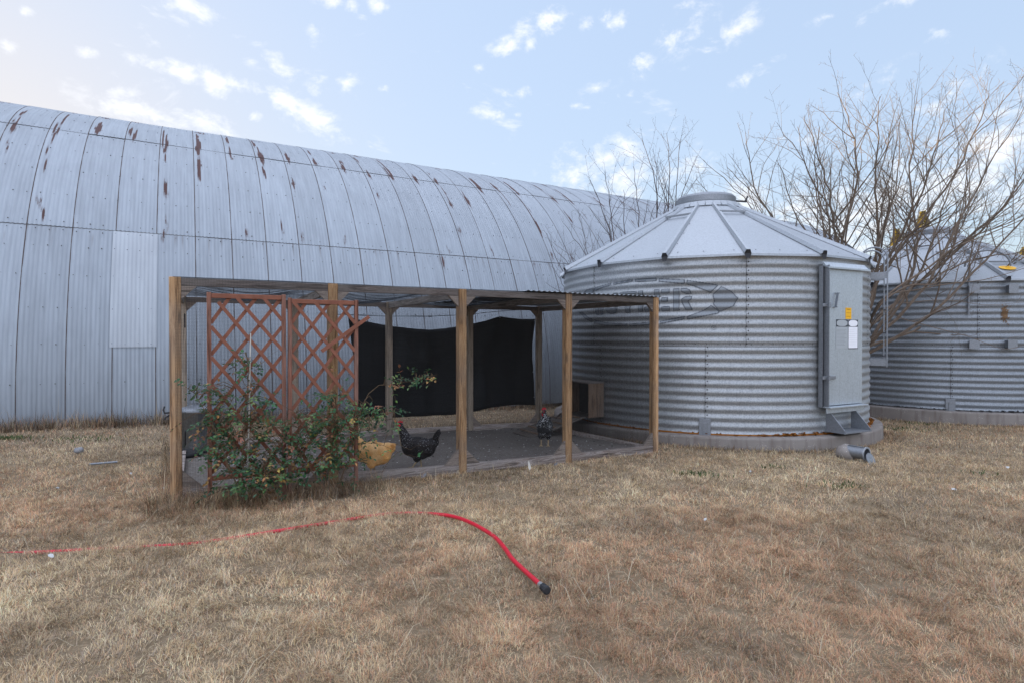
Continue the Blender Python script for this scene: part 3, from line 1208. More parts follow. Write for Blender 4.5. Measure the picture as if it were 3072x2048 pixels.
def build_bins():
    b1 = math.radians(18.5)
    bin1 = make_bin('grain_bin', 'nearer round corrugated steel grain bin with lettered emblem and tall door', B1, b1, True, 'round steel grain bins')
    # ---- embossed emblem and letters
    def E(pts):
        out = []
        for x, y in pts:
            th, z = on_bin(1660 + x / 3.92, 780 + y / 3.92, B1, b1)
            out.append((th * BIN_R, z))
        return out
    segs = [[(345, 397), (400, 352), (470, 332), (482, 352), (470, 385), (440, 400)],
            [(488, 330), (680, 272), (683, 300), (600, 325), (500, 368), (484, 355)],
            [(705, 268), (940, 228), (932, 255), (705, 296)],
            [(960, 226), (1218, 213), (1212, 252), (958, 260)],
            [(1240, 218), (1550, 234), (1545, 288), (1380, 270), (1238, 256)],
            [(1572, 238), (1925, 292), (1940, 300), (1850, 392), (1780, 360), (1650, 310), (1565, 288)],
            [(1975, 310), (2095, 370), (2172, 450), (2120, 545), (1960, 612), (1945, 605), (1875, 520), (1890, 490), (1870, 410)],
            [(1855, 532), (1955, 605), (1940, 630), (1580, 705), (1572, 665), (1770, 590)],
            [(1548, 662), (1540, 700), (1255, 752), (1250, 720)],
            [(1235, 724), (1235, 756), (900, 783), (900, 748)],
            [(880, 750), (880, 782), (640, 775), (480, 742), (500, 705), (620, 735)],
            [(470, 695), (460, 735), (380, 690), (310, 620), (345, 610), (400, 660)]]
    mb = MB()
    for sgm in segs: decal(mb, E(sgm))
    mb.build('emblem', [M['embfill'], M['embout']], bin1)
    letters = [
        [[(500, 425), (545, 415), (545, 650), (500, 645)], [(555, 412), (590, 408), (600, 445), (580, 475), (555, 478)], [(555, 495), (580, 493), (600, 560), (588, 640), (555, 648)]],
        [[(615, 405), (665, 400), (665, 560), (625, 565)], [(715, 392), (765, 388), (765, 560), (712, 560)], [(618, 572), (765, 568), (742, 622), (690, 640), (640, 622)]],
        [[(785, 382), (985, 366), (985, 400), (785, 412)], [(850, 418), (910, 413), (910, 625), (850, 628)]],
        [[(1002, 365), (1060, 360), (1060, 612), (1000, 612)], [(1073, 555), (1125, 550), (1125, 612), (1073, 612)]],
        [[(1185, 350), (1252, 345), (1250, 606), (1190, 606)], [(1270, 345), (1370, 340), (1370, 395), (1272, 400)], [(1270, 445), (1350, 440), (1348, 495), (1270, 498)], [(1272, 550), (1372, 543), (1372, 605), (1272, 606)]],
        [[(1408, 340), (1487, 336), (1487, 600), (1410, 600)], [(1497, 335), (1570, 332), (1610, 355), (1630, 405), (1560, 400), (1500, 372)], [(1505, 465), (1540, 435), (1600, 425), (1635, 432), (1630, 460), (1590, 490), (1637, 580), (1632, 596), (1560, 596), (1510, 505)]]]
    for L in letters:
        mb = MB()
        for pl in L: decal(mb, E(pl))
        mb.build('letter', [M['embfill'], M['embout']], bin1)
    # tiny round stamp right of the letters
    mb = MB()
    th, z = on_bin(2141, 983, B1, b1)
    for k in range(10):
        q0, q1 = 2 * PI * k / 10, 2 * PI * (k + .6) / 10
        for (ra, rb) in ((.030, .038),):
            vs = []
            for (q, r) in ((q0, ra), (q1, ra), (q1, rb), (q0, rb)):
                zz = z + r * math.sin(q) * .8
                vs.append(cyl(th + r * math.cos(q) / BIN_R, wall_r(zz) + .0125, zz))
            mb.add(vs, [(0, 1, 2, 3)])
    for dx, dz in ((-.012, .006), (.0, -.006), (.012, .004)):
        vs = []
        for (ax, az) in ((-.006, -.004), (.006, -.004), (.006, .004), (-.006, .004)):
            zz = z + dz + az
            vs.append(cyl(th + (dx + ax) / BIN_R, wall_r(zz) + .0125, zz))
        mb.add(vs, [(0, 1, 2, 3)])
    mb.build('round_stamp', M['embout'], bin1)
    # ---- tall door
    thc, _ = on_bin(2531, 1000, B1, b1, BIN_R + .06)
    R = Matrix.Rotation(thc, 3, 'Z')
    er, et = cyl(thc, 1, 0), Vector((math.cos(thc), math.sin(thc), 0))
    zt, zb = 2.50, .44
    # width so that the plate spans 2479..2584
    thl, _ = on_bin(2479, 1000, B1, b1, BIN_R + .06)
    thr, _ = on_bin(2584, 1000, B1, b1, BIN_R + .06)
    W = (BIN_R + .06) * (thr - thl) * .97
    base = er * (BIN_R + .035)
    door = MB()
    door.box(base + er * .02 + Vector((0, 0, (zt + zb) / 2)), W, .05, zt - zb, R, 0, .006)
    dobj = door.build('door', M['door'], bin1)
    mb = MB()   # frame channel on the hinge side
    mb.box(base - et * (W / 2 + .035) + er * .005 + Vector((0, 0, (zt + zb) / 2)), .05, .02, zt - zb + .04, R, 1)
    mb.box(base - et * (W / 2 + .012) + er * .045 + Vector((0, 0, (zt + zb) / 2)), .014, .10, zt - zb + .05, R)
    mb.box(base - et * (W / 2 + .062) - er * .005 + Vector((0, 0, (zt + zb) / 2)), .012, .06, zt - zb + .04, R)
    mb.build('door_frame', [M['steel'], M['darksteel']], bin1)
    mb = MB()   # hood over the door
    mb.prism([(0, 0), (.10, -.01), (.10, -.035), (.0, .07)], base - et * (W / 2 + .03) + Vector((0, 0, zt + .01)), er, Vector((0, 0, 1)), et, W + .14)
    mb.build('door_hood', M['door'], bin1)
    mb = MB()   # ledge under the door
    mb.box(base + er * .05 + Vector((0, 0, zb - .02)), W + .05, .16, .02, R, 0, .003)
    mb.box(base + er * .06 + Vector((0, 0, zb - .07)), W + .03, .02, .08, R, 0, .003)
    mb.build('door_ledge', M['door'], bin1)
    for zz, ln in ((1.93, .16), (.86, .28)):
        mb = MB()
        mb.box(base - et * (W / 2 - ln / 2 + .10) + er * .06 + Vector((0, 0, zz)), ln + .02, .022, .05, R, 0, .004)
        mb.tube([base - et * (W / 2 + .012) + er * .10 + Vector((0, 0, zz - .04)), base - et * (W / 2 + .012) + er * .10 + Vector((0, 0, zz + .04))], .014, 8)
        mb.build('hinge', M['steel'], dobj)
    mb = MB()
    hb = base + er * .05 - et * (W * .30)
    mb.beam(hb + Vector((0, 0, 1.90)) + er * .03 - et * .02, hb + Vector((0, 0, 2.12)) + er * .03 + et * .03, .012, .035, er)
    mb.beam(hb + Vector((0, 0, 1.905)) - et * .02, hb + Vector((0, 0, 1.905)) + er * .035 + et * .02, .03, .012)
    mb.beam(hb + Vector((0, 0, 2.115)) + et * .03, hb + Vector((0, 0, 2.115)) + er * .035 + et * .07, .03, .012)
    mb.build('handle', M['steel'], dobj)

    def plate(name, x0, x1, z0, z1, mats, lines=None, lab=None):
        mb = MB()
        o = base + er * .0465
        mb.prism([(x0, z0), (x1, z0), (x1, z1), (x0, z1)], o, et, Vector((0, 0, 1)), er, .0012, 0)
        for (a, b, c, d, mi) in lines or []:
            mb.prism([(a, c), (b, c), (b, d), (a, d)], o + er * .0012, et, Vector((0, 0, 1)), er, .0006, mi)
        return mb, o
    sx = W / 240.0
    def X(zx): return (zx - 1110) * sx
    def Z(zy): return zt - (zy - 325) * (zt - zb) / (1160 - 325)
    mb, o = plate('yellow_label', X(1112), X(1152), Z(637), Z(567), None,
                  [(X(1120), X(1144), Z(580), Z(574), 1), (X(1118), X(1146), Z(600), Z(597), 1), (X(1118), X(1146), Z(622), Z(619), 1)])
    mb.build('yellow_label', [M['yellow'], plain('brown_ink', (.45, .2, .01), .6)], dobj)
    for nm, xa, xb, face, ink, ell in (('faded_label', 1050, 1128, 'silver', 'ink', 'silver'), ('white_label', 1131, 1197, 'sticker', 'ink2', 'sticker')):
        ls = []
        r_ = random.Random(xa)
        y = 700
        while y < 800:
            ls.append((X(xa + 4), X(xb - 4 - r_.uniform(0, 22)), Z(y + (3.2 if xa < 1100 else 1.5)), Z(y), 1))
            y += 8.5 if xa < 1100 else 13
        mb, o = plate(nm, X(xa), X(xb), Z(816), Z(640), None, ls)
        mb.prism([(X(xa), Z(684)), (X(xb), Z(684)), (X(xb), Z(640)), (X(xa), Z(640))], o + er * .0013, et, Vector((0, 0, 1)), er, .0006, 2)
        cxx, czz = (X(xa) + X(xb)) / 2, Z(662)
        rx, rz = (X(xb) - X(xa)) * .46, (Z(640) - Z(684)) * .44
        el = [(cxx + rx * math.copysign(abs(math.cos(q)) ** .75, math.cos(q)), czz + rz * math.copysign(abs(math.sin(q)) ** .75, math.sin(q))) for q in np.linspace(0, 2 * PI, 28)[:-1]]
        mb.prism(el, o + er * .0019, et, Vector((0, 0, 1)), er, .0006, 0)
        if xa > 1100:
            for (a, b, c, d) in ((X(xa), X(xa + 2), Z(818), Z(684)), (X(xb - 2), X(xb), Z(818), Z(684)), (X(xa), X(xb), Z(819), Z(814))):
                mb.prism([(a, c), (b, c), (b, d), (a, d)], o + er * .0014, et, Vector((0, 0, 1)), er, .0006, 2)
        mb.build(nm, [M[face], M[ink], M['darkink']], dobj)
    # ---- step bracket below the door
    mb = MB()
    z0 = .05
    for ox in (-W * .40, W * .30):
        o = base + et * ox + Vector((0, 0, z0))
        mb.prism([(0, .0), (.30, .0), (.30, .04), (.02, .34), (0, .34)], o - er * .02, er, Vector((0, 0, 1)), et, .012)
    mb.box(base + er * .13 - et * (W * .05) + Vector((0, 0, z0 + .005)), W * .74, .32, .014, R)
    mb.build('step_bracket', M['steel'], bin1)
    # ---- unloading spout at the foot of the pad
    RB = Matrix.Rotation(b1, 3, 'Z')
    tip = RB @ (on_ground(2601, 1384, .0) - B1)
    tip.z += .10
    d = RB @ Vector((.52, -.85, .0))
    d.normalize()
    side, up = Vector((-d.y, d.x, 0)), Vector((0, 0, 1))
    st = tip - d * .24
    rr = .078
    def ringpts(c, r, k=28): return [c + side * (math.cos(2 * PI * i / k) * r) + up * (math.sin(2 * PI * i / k) * r) for i in range(k)]
    mb = MB()
    loops = [ringpts(st, rr), ringpts(tip - d * .012, rr), ringpts(tip - d * .012, rr + .018), ringpts(tip, rr + .018), ringpts(tip, rr - .004), ringpts(st, rr - .006)]
    for i in range(5):
        A, Bq = loops[i], loops[i + 1]
        mb.add(A + Bq, [(j, (j + 1) % 28, 28 + (j + 1) % 28, 28 + j) for j in range(28)], 1 if i in (1, 2, 3) else 0)
    mb.add(ringpts(st + d * .02, rr - .004), [tuple(range(28))], 2)  # dark disc paints the shade inside the pipe
    mb.beam(st + up * (rr + .006), tip + up * (rr + .006) - d * .02, .03, .008)
    sp = mb.build('unloading_spout', [M['steel'], M['binroof'], M['darksteel']], bin1, False)
    mb = MB()
    upt = (up * .93 + d * -.36).normalized()
    disc = [(math.cos(q) * (rr + .012), math.sin(q) * (rr + .012)) for q in np.linspace(0, 2 * PI, 33)[:-1]]
    mb.prism(disc, tip + d * .05 - up * .062 - side * .01, side, upt, d, .006)
    mb.build('spout_flap', M['steel'], sp)
    mb = MB()
    ico(mb, st - d * .03 - up * .03, (.13, .12, .11))
    mb.v = [tuple(Vector(v) + Vector((0, 0, .04 * (vnoise(v[0] * 22, v[1] * 22 + v[2] * 17, 3) - .5)))) for v in mb.v]
    mb.build('spout_collar', M['concrete'], sp, True)
    # ---- ladder on the right-hand side
    la = math.radians(82)
    lr = BIN_R + .24
    ztop, zbot = 2.62, .95
    lad = MB()
    hw = .21
    er2, et2 = cyl(la, 1, 0), Vector((math.cos(la), math.sin(la), 0))
    for sgn in (-1, 1):
        b = er2 * lr + et2 * hw * sgn
        lad.beam(b + Vector((0, 0, zbot)), b + Vector((0, 0, ztop)), .035, .018, er2)
        pts = [b + Vector((0, 0, ztop))]
        for q in np.linspace(0, PI * .78, 12):
            pts.append(b + Vector((0, 0, ztop + .16)) - er2 * (.20 - .20 * math.cos(q)) + Vector((0, 0, .20 * math.sin(q))))
        lad.tube(pts, .014, 8)
    z = zbot + .18
    while z < ztop:
        lad.tube([er2 * lr - et2 * hw + Vector((0, 0, z)), er2 * lr + et2 * hw + Vector((0, 0, z))], .012, 6)
        z += .40
    lo = lad.build('ladder', M['steel'], bin1)
    for zz in (zbot + .08, ztop - .12):
        for sgn in (-1, 1):
            mb = MB()
            b = er2 * lr + et2 * hw * sgn + Vector((0, 0, zz))
            mb.beam(b, b - er2 * .26, .012, .11)
            mb.build('ladder_bracket', M['steel'], lo)
    # lid latch
    mb = MB()
    zc = WALLH + 1.30
    mb.beam((.53, -.05, zc + .08), (.74, -.05, zc + .05), .02, .03)
    mb.beam((.71, -.05, zc + .05), (.76, -.05, zc + .15), .03, .03)
    mb.build('lid_latch', M['darksteel'], bin1)

    # ------------------------------------------------ second bin
    b2 = math.radians(36)
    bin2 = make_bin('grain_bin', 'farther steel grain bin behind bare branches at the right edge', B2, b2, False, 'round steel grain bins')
    for (px, py) in ((2915, 868), (3025, 868), (2915, 1032), (3022, 1032)):
        th, z = on_bin(px, py, B2, b2)
        mb = MB()
        Rm = Matrix.Rotation(th, 3, 'Z')
        c = cyl(th, BIN_R + .07, z - B2.z * 0 + .07)
        c.z = z - B2.z * 0
        mb.box(cyl(th, BIN_R + .07, z), .10, .16, .16, Rm, 0, .01)
        mb.box(cyl(th, BIN_R + .155, z), .17, .014, .18, Rm)
        mb.build('standoff_bracket', M['steel'], bin2)
    rs_ = random.Random(9)
    mb = MB()
    for (px, py, w, h, cnt) in ((3014, 940, .036, .17, 330),):
        th, z = on_bin(px, py, B2, b2)
        for _ in range(cnt):
            q, zz = th + rs_.gauss(0, w * .8) / BIN_R, z + rs_.gauss(0, h * .42)
            a_, l_ = rs_.uniform(.003, .008), rs_.uniform(.008, .03)
            mb.add([cyl(q - a_ / BIN_R, wall_r(zz) + .0125, zz), cyl(q + a_ / BIN_R, wall_r(zz) + .0125, zz), cyl(q + a_ / BIN_R, wall_r(zz - l_) + .0125, zz - l_), cyl(q - a_ / BIN_R, wall_r(zz - l_) + .0125, zz - l_)], [(0, 3, 2, 1)])
    mb.build('rust_stain', plain('brown_stain', (.17, .10, .05), .8, .1, .4, 30), bin2)
    # roof hoops and yellow sticker
    for ang in (.42,):
        a = ang
        RE, RC, ZE, ZC = BIN_R + .085, .55, WALLH + .02, WALLH + 1.27
        f = .22
        c = cyl(a, RE + (RC - RE) * f, ZE + (ZC - ZE) * f)
        et3 = Vector((math.cos(a), math.sin(a), 0))
        mb = MB()
        mb.tube([c + et3 * (.42 * math.cos(q)) + Vector((0, 0, .34 * math.sin(q) + .03)) for q in np.linspace(0, PI, 16)], .018, 8)
        mb.build('roof_hoop', M['steel'], bin2)
    mb = MB()
    a = .58; f = .2
    RE, RC, ZE, ZC = BIN_R + .085, .55, WALLH + .02, WALLH + 1.27
    c = cyl(a, (RE + (RC - RE) * f) * .985, ZE + (ZC - ZE) * f + .02)
    A = Vector((math.cos(a), math.sin(a), 0)); Bv = (cyl(a, RC, ZC) - cyl(a, RE, ZE)).normalized()
    mb.prism([(math.cos(q) * .17, math.sin(q) * .10) for q in np.linspace(0, 2 * PI, 20)[:-1]], c, A, Bv, A.cross(Bv), .004)
    mb.build('yellow_roof_sticker', M['yellow'], bin2)
    mb = MB()
    th, z = on_bin(2903, 900, B2, b2)
    mb.tube([cyl(th, BIN_R + .05, WALLH - .7), cyl(th, BIN_R + .06, WALLH - .05), cyl(th, BIN_R + .10, WALLH + .10), cyl(th, BIN_R + .02, WALLH + .32)], .02, 8)
    mb.build('conduit', M['steel'], bin2)


build_bins()


# ------------------------------------------------------------------ the chicken run
def wires(mb, o, ax, ay, W, H, pitch=.0127, r=.00085):
    o, ax, ay = Vector(o), Vector(ax), Vector(ay)
    nrm = ax.cross(ay)
    def w(a, b, side):
        a, b = Vector(a), Vector(b)
        d = (b - a).normalized()
        s_ = d.cross(nrm).normalized()
        vs = []
        for p in (a, b):
            vs += [p + s_ * r, p - s_ * r * .5 + nrm * r * .87, p - s_ * r * .5 - nrm * r * .87]
        mb.add(vs, [(0, 1, 4, 3), (1, 2, 5, 4), (2, 0, 3, 5)])
    k = 0
    x = 0.0
    while x <= W:
        w(o + ax * x, o + ax * x + ay * H, 0); x += pitch
    y = 0.0
    while y <= H:
        w(o + ay * y + nrm * .001, o + ay * y + ax * W + nrm * .001, 0); y += pitch


def build_run():
    root = thing('chicken_run', 'open timber framed chicken run clad in wire mesh beside the grain bin', 'chicken run', P(0, FN, 0), YAW)
    D = RN - FN
    def gl(x, y):
        p = P(x, FN + y)
        return G(p)
    # posts
    for i, t in enumerate(FT):
        mb = MB()
        zb = gl(t, 0) - .12
        mb.box((t, .045, (TOP + zb) / 2), .094, .089, TOP - zb, None, 0, .004)
        mb.build('front_post', M['post'], root)
    for i, t in enumerate(RT):
        mb = MB()
        zb = gl(t, D) - .12
        mb.box((t, D + .045, (TOP + zb) / 2), .094, .089, TOP - zb, None, 0, .004)
        mb.build('rear_post', M['postg'], root)
    # top rails and sills between the posts
    for (TT, y, nm) in ((FT, .03, 'front'), (RT, D + .045, 'rear')):
        for a, b in zip(TT[:-1], TT[1:]):
            mb = MB()
            mb.box(((a + b) / 2, y, TOP - .042), b - a - .098, .04, .072, None, 0, .003)
            mb.build('top_rail', M['beamx'], root)
            mb = MB()
            za, zb = gl(a, y), gl(b, y)
            mb.beam((a + .049, y + .01, za + .045), (b - .049, y + .01, zb + .045), .075, .10, bev=.004)
            mb.build('sill', M['sill'], root)
    for (ya, yb, x, xe) in ((.09, D, FT[0], RT[0]), (.09, D, FT[-1], RT[-1])):
        mb = MB()
        mb.beam((x, ya, gl(x, ya) + .02), (xe, yb, gl(xe, yb) + .02), .085, .09, bev=.004)
        mb.build('sill', M['sill'], root)
    for a, b in zip(FT, RT):
        mb = MB()
        sgn = .03 if a < 5 else 0
        mb.beam((a - .0, .092, TOP - .052), (b - .0, D - .002, TOP - .052), .038, .088, bev=.003)
        mb.build('cross_beam', M['beamy'], root)
    # triangular gussets
    g = .122
    for (TT, y, s) in ((FT, .03, 1), (RT, D + .045, 1)):
        for i, t in enumerate(TT):
            for sd in (-1, 1):
                if (i == 0 and sd < 0) or (i == len(TT) - 1 and sd > 0): continue
                mb = MB()
                o = Vector((t + sd * .0475, y - .019, TOP - .079))
                mb.prism([(0, 0), (g * sd, 0), (0, -g)] if sd > 0 else [(0, 0), (0, -g), (-g, 0)], o, (1, 0, 0), (0, 0, 1), (0, 1, 0), .038)
                mb.build('gusset', M['gusset'], root)
                mb = MB()
                zz = gl(t + sd * .1, y) + .096
                o = Vector((t + sd * .0475, y - .019, zz))
                h = .17
                mb.prism([(0, 0), (h * sd, 0), (0, h)] if sd > 0 else [(0, 0), (0, h), (-h, 0)], o, (1, 0, 0), (0, 0, 1), (0, 1, 0), .038)
                mb.build('foot_gusset', M['gusset'], root)
    # wire mesh
    zf = min(gl(0, 0), gl(5.7, 0)) + .03
    mb = MB()
    wires(mb, (FT[0] + .0, -.003, zf), (1, 0, 0), (0, 0, 1), FT[-1] - FT[0] - .01, TOP - zf)
    mb.build('front_wire_mesh', M['wire'], root)
    mb = MB()
    wires(mb, (RT[0], D + .094, zf - .05), (1, 0, 0), (0, 0, 1), RT[-1] - RT[0], TOP - zf)
    mb.build('rear_wire_mesh', M['wire'], root)
    mb = MB()
    d = Vector((RT[-1] - FT[-1], D, 0))
    wires(mb, (FT[-1] + .05, .04, zf - .05), d.normalized(), (0, 0, 1), d.length, TOP - zf)
    mb.build('side_wire_mesh', M['wire'], root)
    # roof: shade net over the left bays, corrugated sheet over the right
    nx, ny = 90, 60
    xs = np.linspace(FT[0] - .02, 4.2, nx); ys = np.linspace(0.0, D + .08, ny)
    X, Y = np.meshgrid(xs, ys)
    bay = np.zeros_like(X)
    for a, b in zip(FT[:-1], FT[1:]):
        m = (X >= a) & (X <= b)
        bay[m] = np.sin(PI * (X[m] - a) / (b - a)) ** 2
    sag = -.10 * bay * np.sin(PI * np.clip(Y / D, 0, 1)) ** .7
    fold = .016 * np.sin(Y * 23 + 2.2 * np.sin(X * 1.7)) * np.sin(PI * np.clip(Y / D, 0, 1)) + .012 * (fbm(X * 2, Y * 6, 5) - .5)
    Z = TOP + .004 + sag + fold * (.35 + .65 * bay)
    V = np.stack([X.ravel(), Y.ravel(), Z.ravel()], 1)
    i, j = np.meshgrid(np.arange(nx - 1), np.arange(ny - 1))
    a = (j * nx + i).ravel()
    mesh_np('shade_net', V, np.stack([a, a + 1, a + nx + 1, a + nx], 1), None, M['net'], root, smooth=True)
    xs = np.arange(3.56, 5.76, .0095); ys = np.linspace(-.03, D + .16, 8)
    X, Y = np.meshgrid(xs, ys)
    Z = TOP + .012 + .0055 * np.sin(2 * PI * X / .076) + .012 * (fbm(X * 2.5, Y * .8, 12) - .5)
    V = np.stack([X.ravel(), Y.ravel(), Z.ravel()], 1)
    nx = len(xs)
    i, j = np.meshgrid(np.arange(nx - 1), np.arange(len(ys) - 1))
    a = (j * nx + i).ravel()
    mesh_np('corrugated_roof_sheet', V, np.stack([a, a + 1, a + nx + 1, a + nx], 1), None, M['binroof'], root, smooth=True)
    # hinges on the inner left post
    for z in (1.62, .55):
        mb = MB()
        mb.box((FT[0] + .075, .12, z), .012, .05, .13, None, 0, .003)
        mb.build('gate_hinge', M['darksteel'], root)
    mb = MB()
    mb.tube([(FT[0] - .05, .01, .80), (FT[0] - .085, -.01, .80), (FT[0] - .095, -.01, .83), (FT[0] - .085, -.01, .86)], .008, 6)
    mb.tube([(FT[0] - .05, .01, .775), (FT[0] - .08, -.01, .76), (FT[0] - .085, -.01, .74)], .007, 6)
    mb.build('gate_latch', M['darksteel'], root)
    return root


build_run()


# ------------------------------------------------------------------ trellis panels
def clip_seg(x0, z0, x1, z1, W, z_lo, z_hi):
    """clip to the rectangle 0..W, z_lo..z_hi"""
    t0, t1 = 0.0, 1.0
    dx, dz = x1 - x0, z1 - z0
    for p, q in ((-dx, x0), (dx, W - x0), (-dz, z0 - z_lo), (dz, z_hi - z0)):
        if abs(p) < 1e-9:
            if q < 0: return None
        else:
            r = q / p
            if p < 0: t0 = max(t0, r)
            else: t1 = min(t1, r)
    if t0 >= t1: return None
    return x0 + dx * t0, z0 + dz * t0, x0 + dx * t1, z0 + dz * t1


def trellis(label, t, W, H, lean, z0, broken, seed):
    n = 5.74
    root = thing('trellis', label, 'trellis', P(t, n, z0), YAW, 'red brown lattice trellis panels')
    root.rotation_euler = (0, lean, YAW)
    rng = random.Random(seed)
    for x in (0.016, W - .016):
        mb = MB()
        mb.box((x, 0, H / 2 - .02), .036, .036, H + .04, None, 0, .003)
        mb.build('stile', M['lattice'], root)
    for z in (H - .03, .20):
        mb = MB()
        mb.box((W / 2, 0, z), W - .07, .030, .042, None, 0, .003)
        mb.build('rail', M['latticed'], root)
    zlo, zhi = .18, H - .02
    m = 1.25
    sp = .270
    for sgn, y in ((-1, -.012), (1, .008)):
        k = -4
        while k < 14:
            c = zlo + .03 + k * sp + (0.0 if sgn < 0 else .02)
            if sgn < 0: seg = clip_seg(-.5, c + .5 * m, W + .5, c - (W + .5) * m, W - .03, zlo, zhi)
            else: seg = clip_seg(-.5, c - .5 * m, W + .5, c + (W + .5) * m, W - .03, zlo, zhi)
            k += 1
            jt = rng.uniform(-.02, .02)
            if not seg: continue
            seg = (seg[0], seg[1] + jt, seg[2], seg[3] + jt * .3)
            x0, a, x1, b = seg
            x0 = max(x0, .03)
            if math.hypot(x1 - x0, b - a) < .12: continue
            if (sgn, k) in broken:
                f = broken[(sgn, k)]
                x0, a = x0 + (x1 - x0) * f[0], a + (b - a) * f[0]
                x1, b = x0 + (x1 - x0) * f[1], a + (b - a) * f[1]
            mb = MB()
            mb.beam((x0, y, a), (x1, y, b), .031, .009, Vector((0, 1, 0)), bev=.001)
            mb.build('slat', M['latticed'], root)
    return root


def build_trellis():
    p = on_n(627, 1480, 5.74)
    tA, _ = tn(p)
    trellis('left lattice panel with two slats broken off its left frame', tn(on_n(621, 1000, 5.74))[0], .650, 1.84, 0.0, G(P(.2, 5.74)) + .02, {(-1, 9): (.12, 1), (-1, 7): (.1, 1)}, 1)
    r = trellis('right lattice panel with a slat jutting past its right frame', tn(on_n(862, 1000, 5.74))[0], .652, 1.82, .004, G(P(1.1, 5.74)) + .03, {(1, 8): (0, 1.0)}, 2)
    mb = MB()
    mb.beam((.30, -.022, 1.32), (.76, -.022, 1.66), .036, .009, Vector((0, 1, 0)), bev=.001)
    o = mb.build('slat', M['latticed'], r)
    o['label'] = 'loose slat jutting out past the frame'


build_trellis()


# ------------------------------------------------------------------ shade cloth, rope, box, ramp, can
def build_coop_things():
    n = RN + .13
    top = [(1044, 947), (1075, 958), (1120, 968), (1180, 979), (1240, 986), (1290, 989), (1340, 985), (1400, 975), (1450, 963), (1480, 954), (1500, 949), (1520, 953), (1560, 957), (1607, 957)]
    bot = [(1062, 1247), (1120, 1249), (1180, 1250), (1240, 1248), (1300, 1246), (1350, 1243), (1400, 1237), (1440, 1228), (1480, 1221), (1520, 1216), (1560, 1214), (1605, 1214)]
    def interp(L, x):
        for (x0, y0), (x1, y1) in zip(L[:-1], L[1:]):
            if x <= x1: return y0 + (y1 - y0) * max(0, (x - x0) / (x1 - x0))
        return L[-1][1]
    nx, nz = 70, 24
    V = []
    for j in range(nz):
        f = j / (nz - 1)
        for i in range(nx):
            g = i / (nx - 1)
            xt = 1044 + (1607 - 1044) * g
            xb = 1062 + (1605 - 1062) * g
            yt, yb = interp(top, xt), interp(bot, xb)
            x = xt + (xb - xt) * f
            if g > .5: x -= 9 * math.sin(PI * f) * (g - .5) * 2
            else: x += 10 * math.sin(PI * f) * (.5 - g) * 2
            p = on_n(x, yt + (yb - yt) * f, n) + NN * (.045 * math.sin(g * 15 + f) * (1 - .4 * f) + .018 * math.sin(g * 41 + 2 * f) + .02 * math.sin(f * 9 + g * 5))
            V.append(p)
    base = Vector((V[nx // 2 + nx * (nz - 1)]))
    V = [tuple(p - base) for p in V]
    i, j = np.meshgrid(np.arange(nx - 1), np.arange(nz - 1))
    a = (j * nx + i).ravel()
    o = mesh_np('shade_cloth', np.array(V), np.stack([a, a + nx, a + nx + 1, a + 1], 1), None, M['cloth'], smooth=True)
    o.location = base
    sd = o.modifiers.new('solid', 'SOLIDIFY'); sd.thickness = .003
    for (x, y) in ((1047, 951), (1500, 953), (1604, 962), (1601, 1040), (1599, 1115), (1602, 1190), (1380, 1236), (1066, 1100)):
        mb = MB()
        q = on_n(x, y, n - .06)
        ico(mb, q - base, (.011, .011, .011), None, (6, 8))
        mb.build('grommet', M['steel'], o, True)
    tag(o, 'sagging black woven cloth hung along the back of the chicken run', 'cloth')
    pts = []
    for (x, y) in ((1000, 943), (1060, 945), (1160, 949), (1290, 949), (1400, 944), (1500, 934), (1560, 930)):
        pts.append(on_n(x, y, n - .012))
    b = pts[0].copy()
    mb = MB()
    mb.tube([p - b for p in pts], .005, 6)
    k = pts[3] - b
    mb.tube([k - U * .04, k - U * .02, k, k + U * .02, k + U * .04], [.005, .011, .009, .012, .005], 6)
    o = mb.build('rope', M['rope'], None, False, b)
    tag(o, 'dark rope stretched along the back of the run above the cloth', 'rope')
    # nest box against the bin
    t0, t1, n0, n1 = 5.78, 6.10, 7.66, 8.34
    z0, z1 = .125, .69
    root = thing('nest_box', 'weathered plywood box with a dark doorway fixed to the bin wall', 'box', P(t0, n0, z0), YAW)
    w, d, h = t1 - t0, n1 - n0, z1 - z0
    def board(nm, c, sx, sy, sz, mat='ply'):
        mb = MB(); mb.box(c, sx, sy, sz, None, 0, .003); mb.build(nm, M[mat], root)
    board('side_board', (w / 2, .009, h / 2), w, .018, h)
    board('side_board', (w / 2, d - .009, h / 2), w, .018, h)
    board('top_board', (w / 2 - .01, d / 2, h + .011), w + .03, d + .03, .02, 'beamx')
    board('floor_board', (w / 2, d / 2, .01), w - .004, d - .04, .018, 'ramp')
    board('back_board', (w - .02, d / 2, h / 2), .016, d - .04, h - .02, 'rubber')  # black back board puts the doorway's inner shade into colour
    # ramp
    root = thing('chicken_ramp', 'cleated wooden ramp sloping from the plywood box to the dirt', 'ramp', P(5.76, 7.72, 0), YAW)
    mb = MB()
    A = Vector((0, .29, .14)); Bp = Vector((-1.05, .29, G(P(4.7, 8.0)) + .03))
    mb.beam(A, Bp, .58, .022, bev=.003)
    mb.build('ramp_board', M['ramp'], root)
    dv = (Bp - A)
    for k in range(6):
        c = A + dv * (.1 + .155 * k) + Vector((0, 0, .020))
        mb = MB()
        mb.beam(c - Vector((0, .28, 0)), c + Vector((0, .28, 0)), .03, .02, bev=.002)
        mb.build('cleat', M['ply'], root)
    # prop beside the ramp
    a = on_n(1640, 1292, 8.15); b2 = on_n(1682, 1238, 8.15)
    mb = MB(); mb.tube([Vector((0, 0, 0)), b2 - a], .016, 8)
    o = mb.build('stick', M['barkd'], None, False, a)
    tag(o, 'dark stick leaning beside the wooden ramp', 'stick')
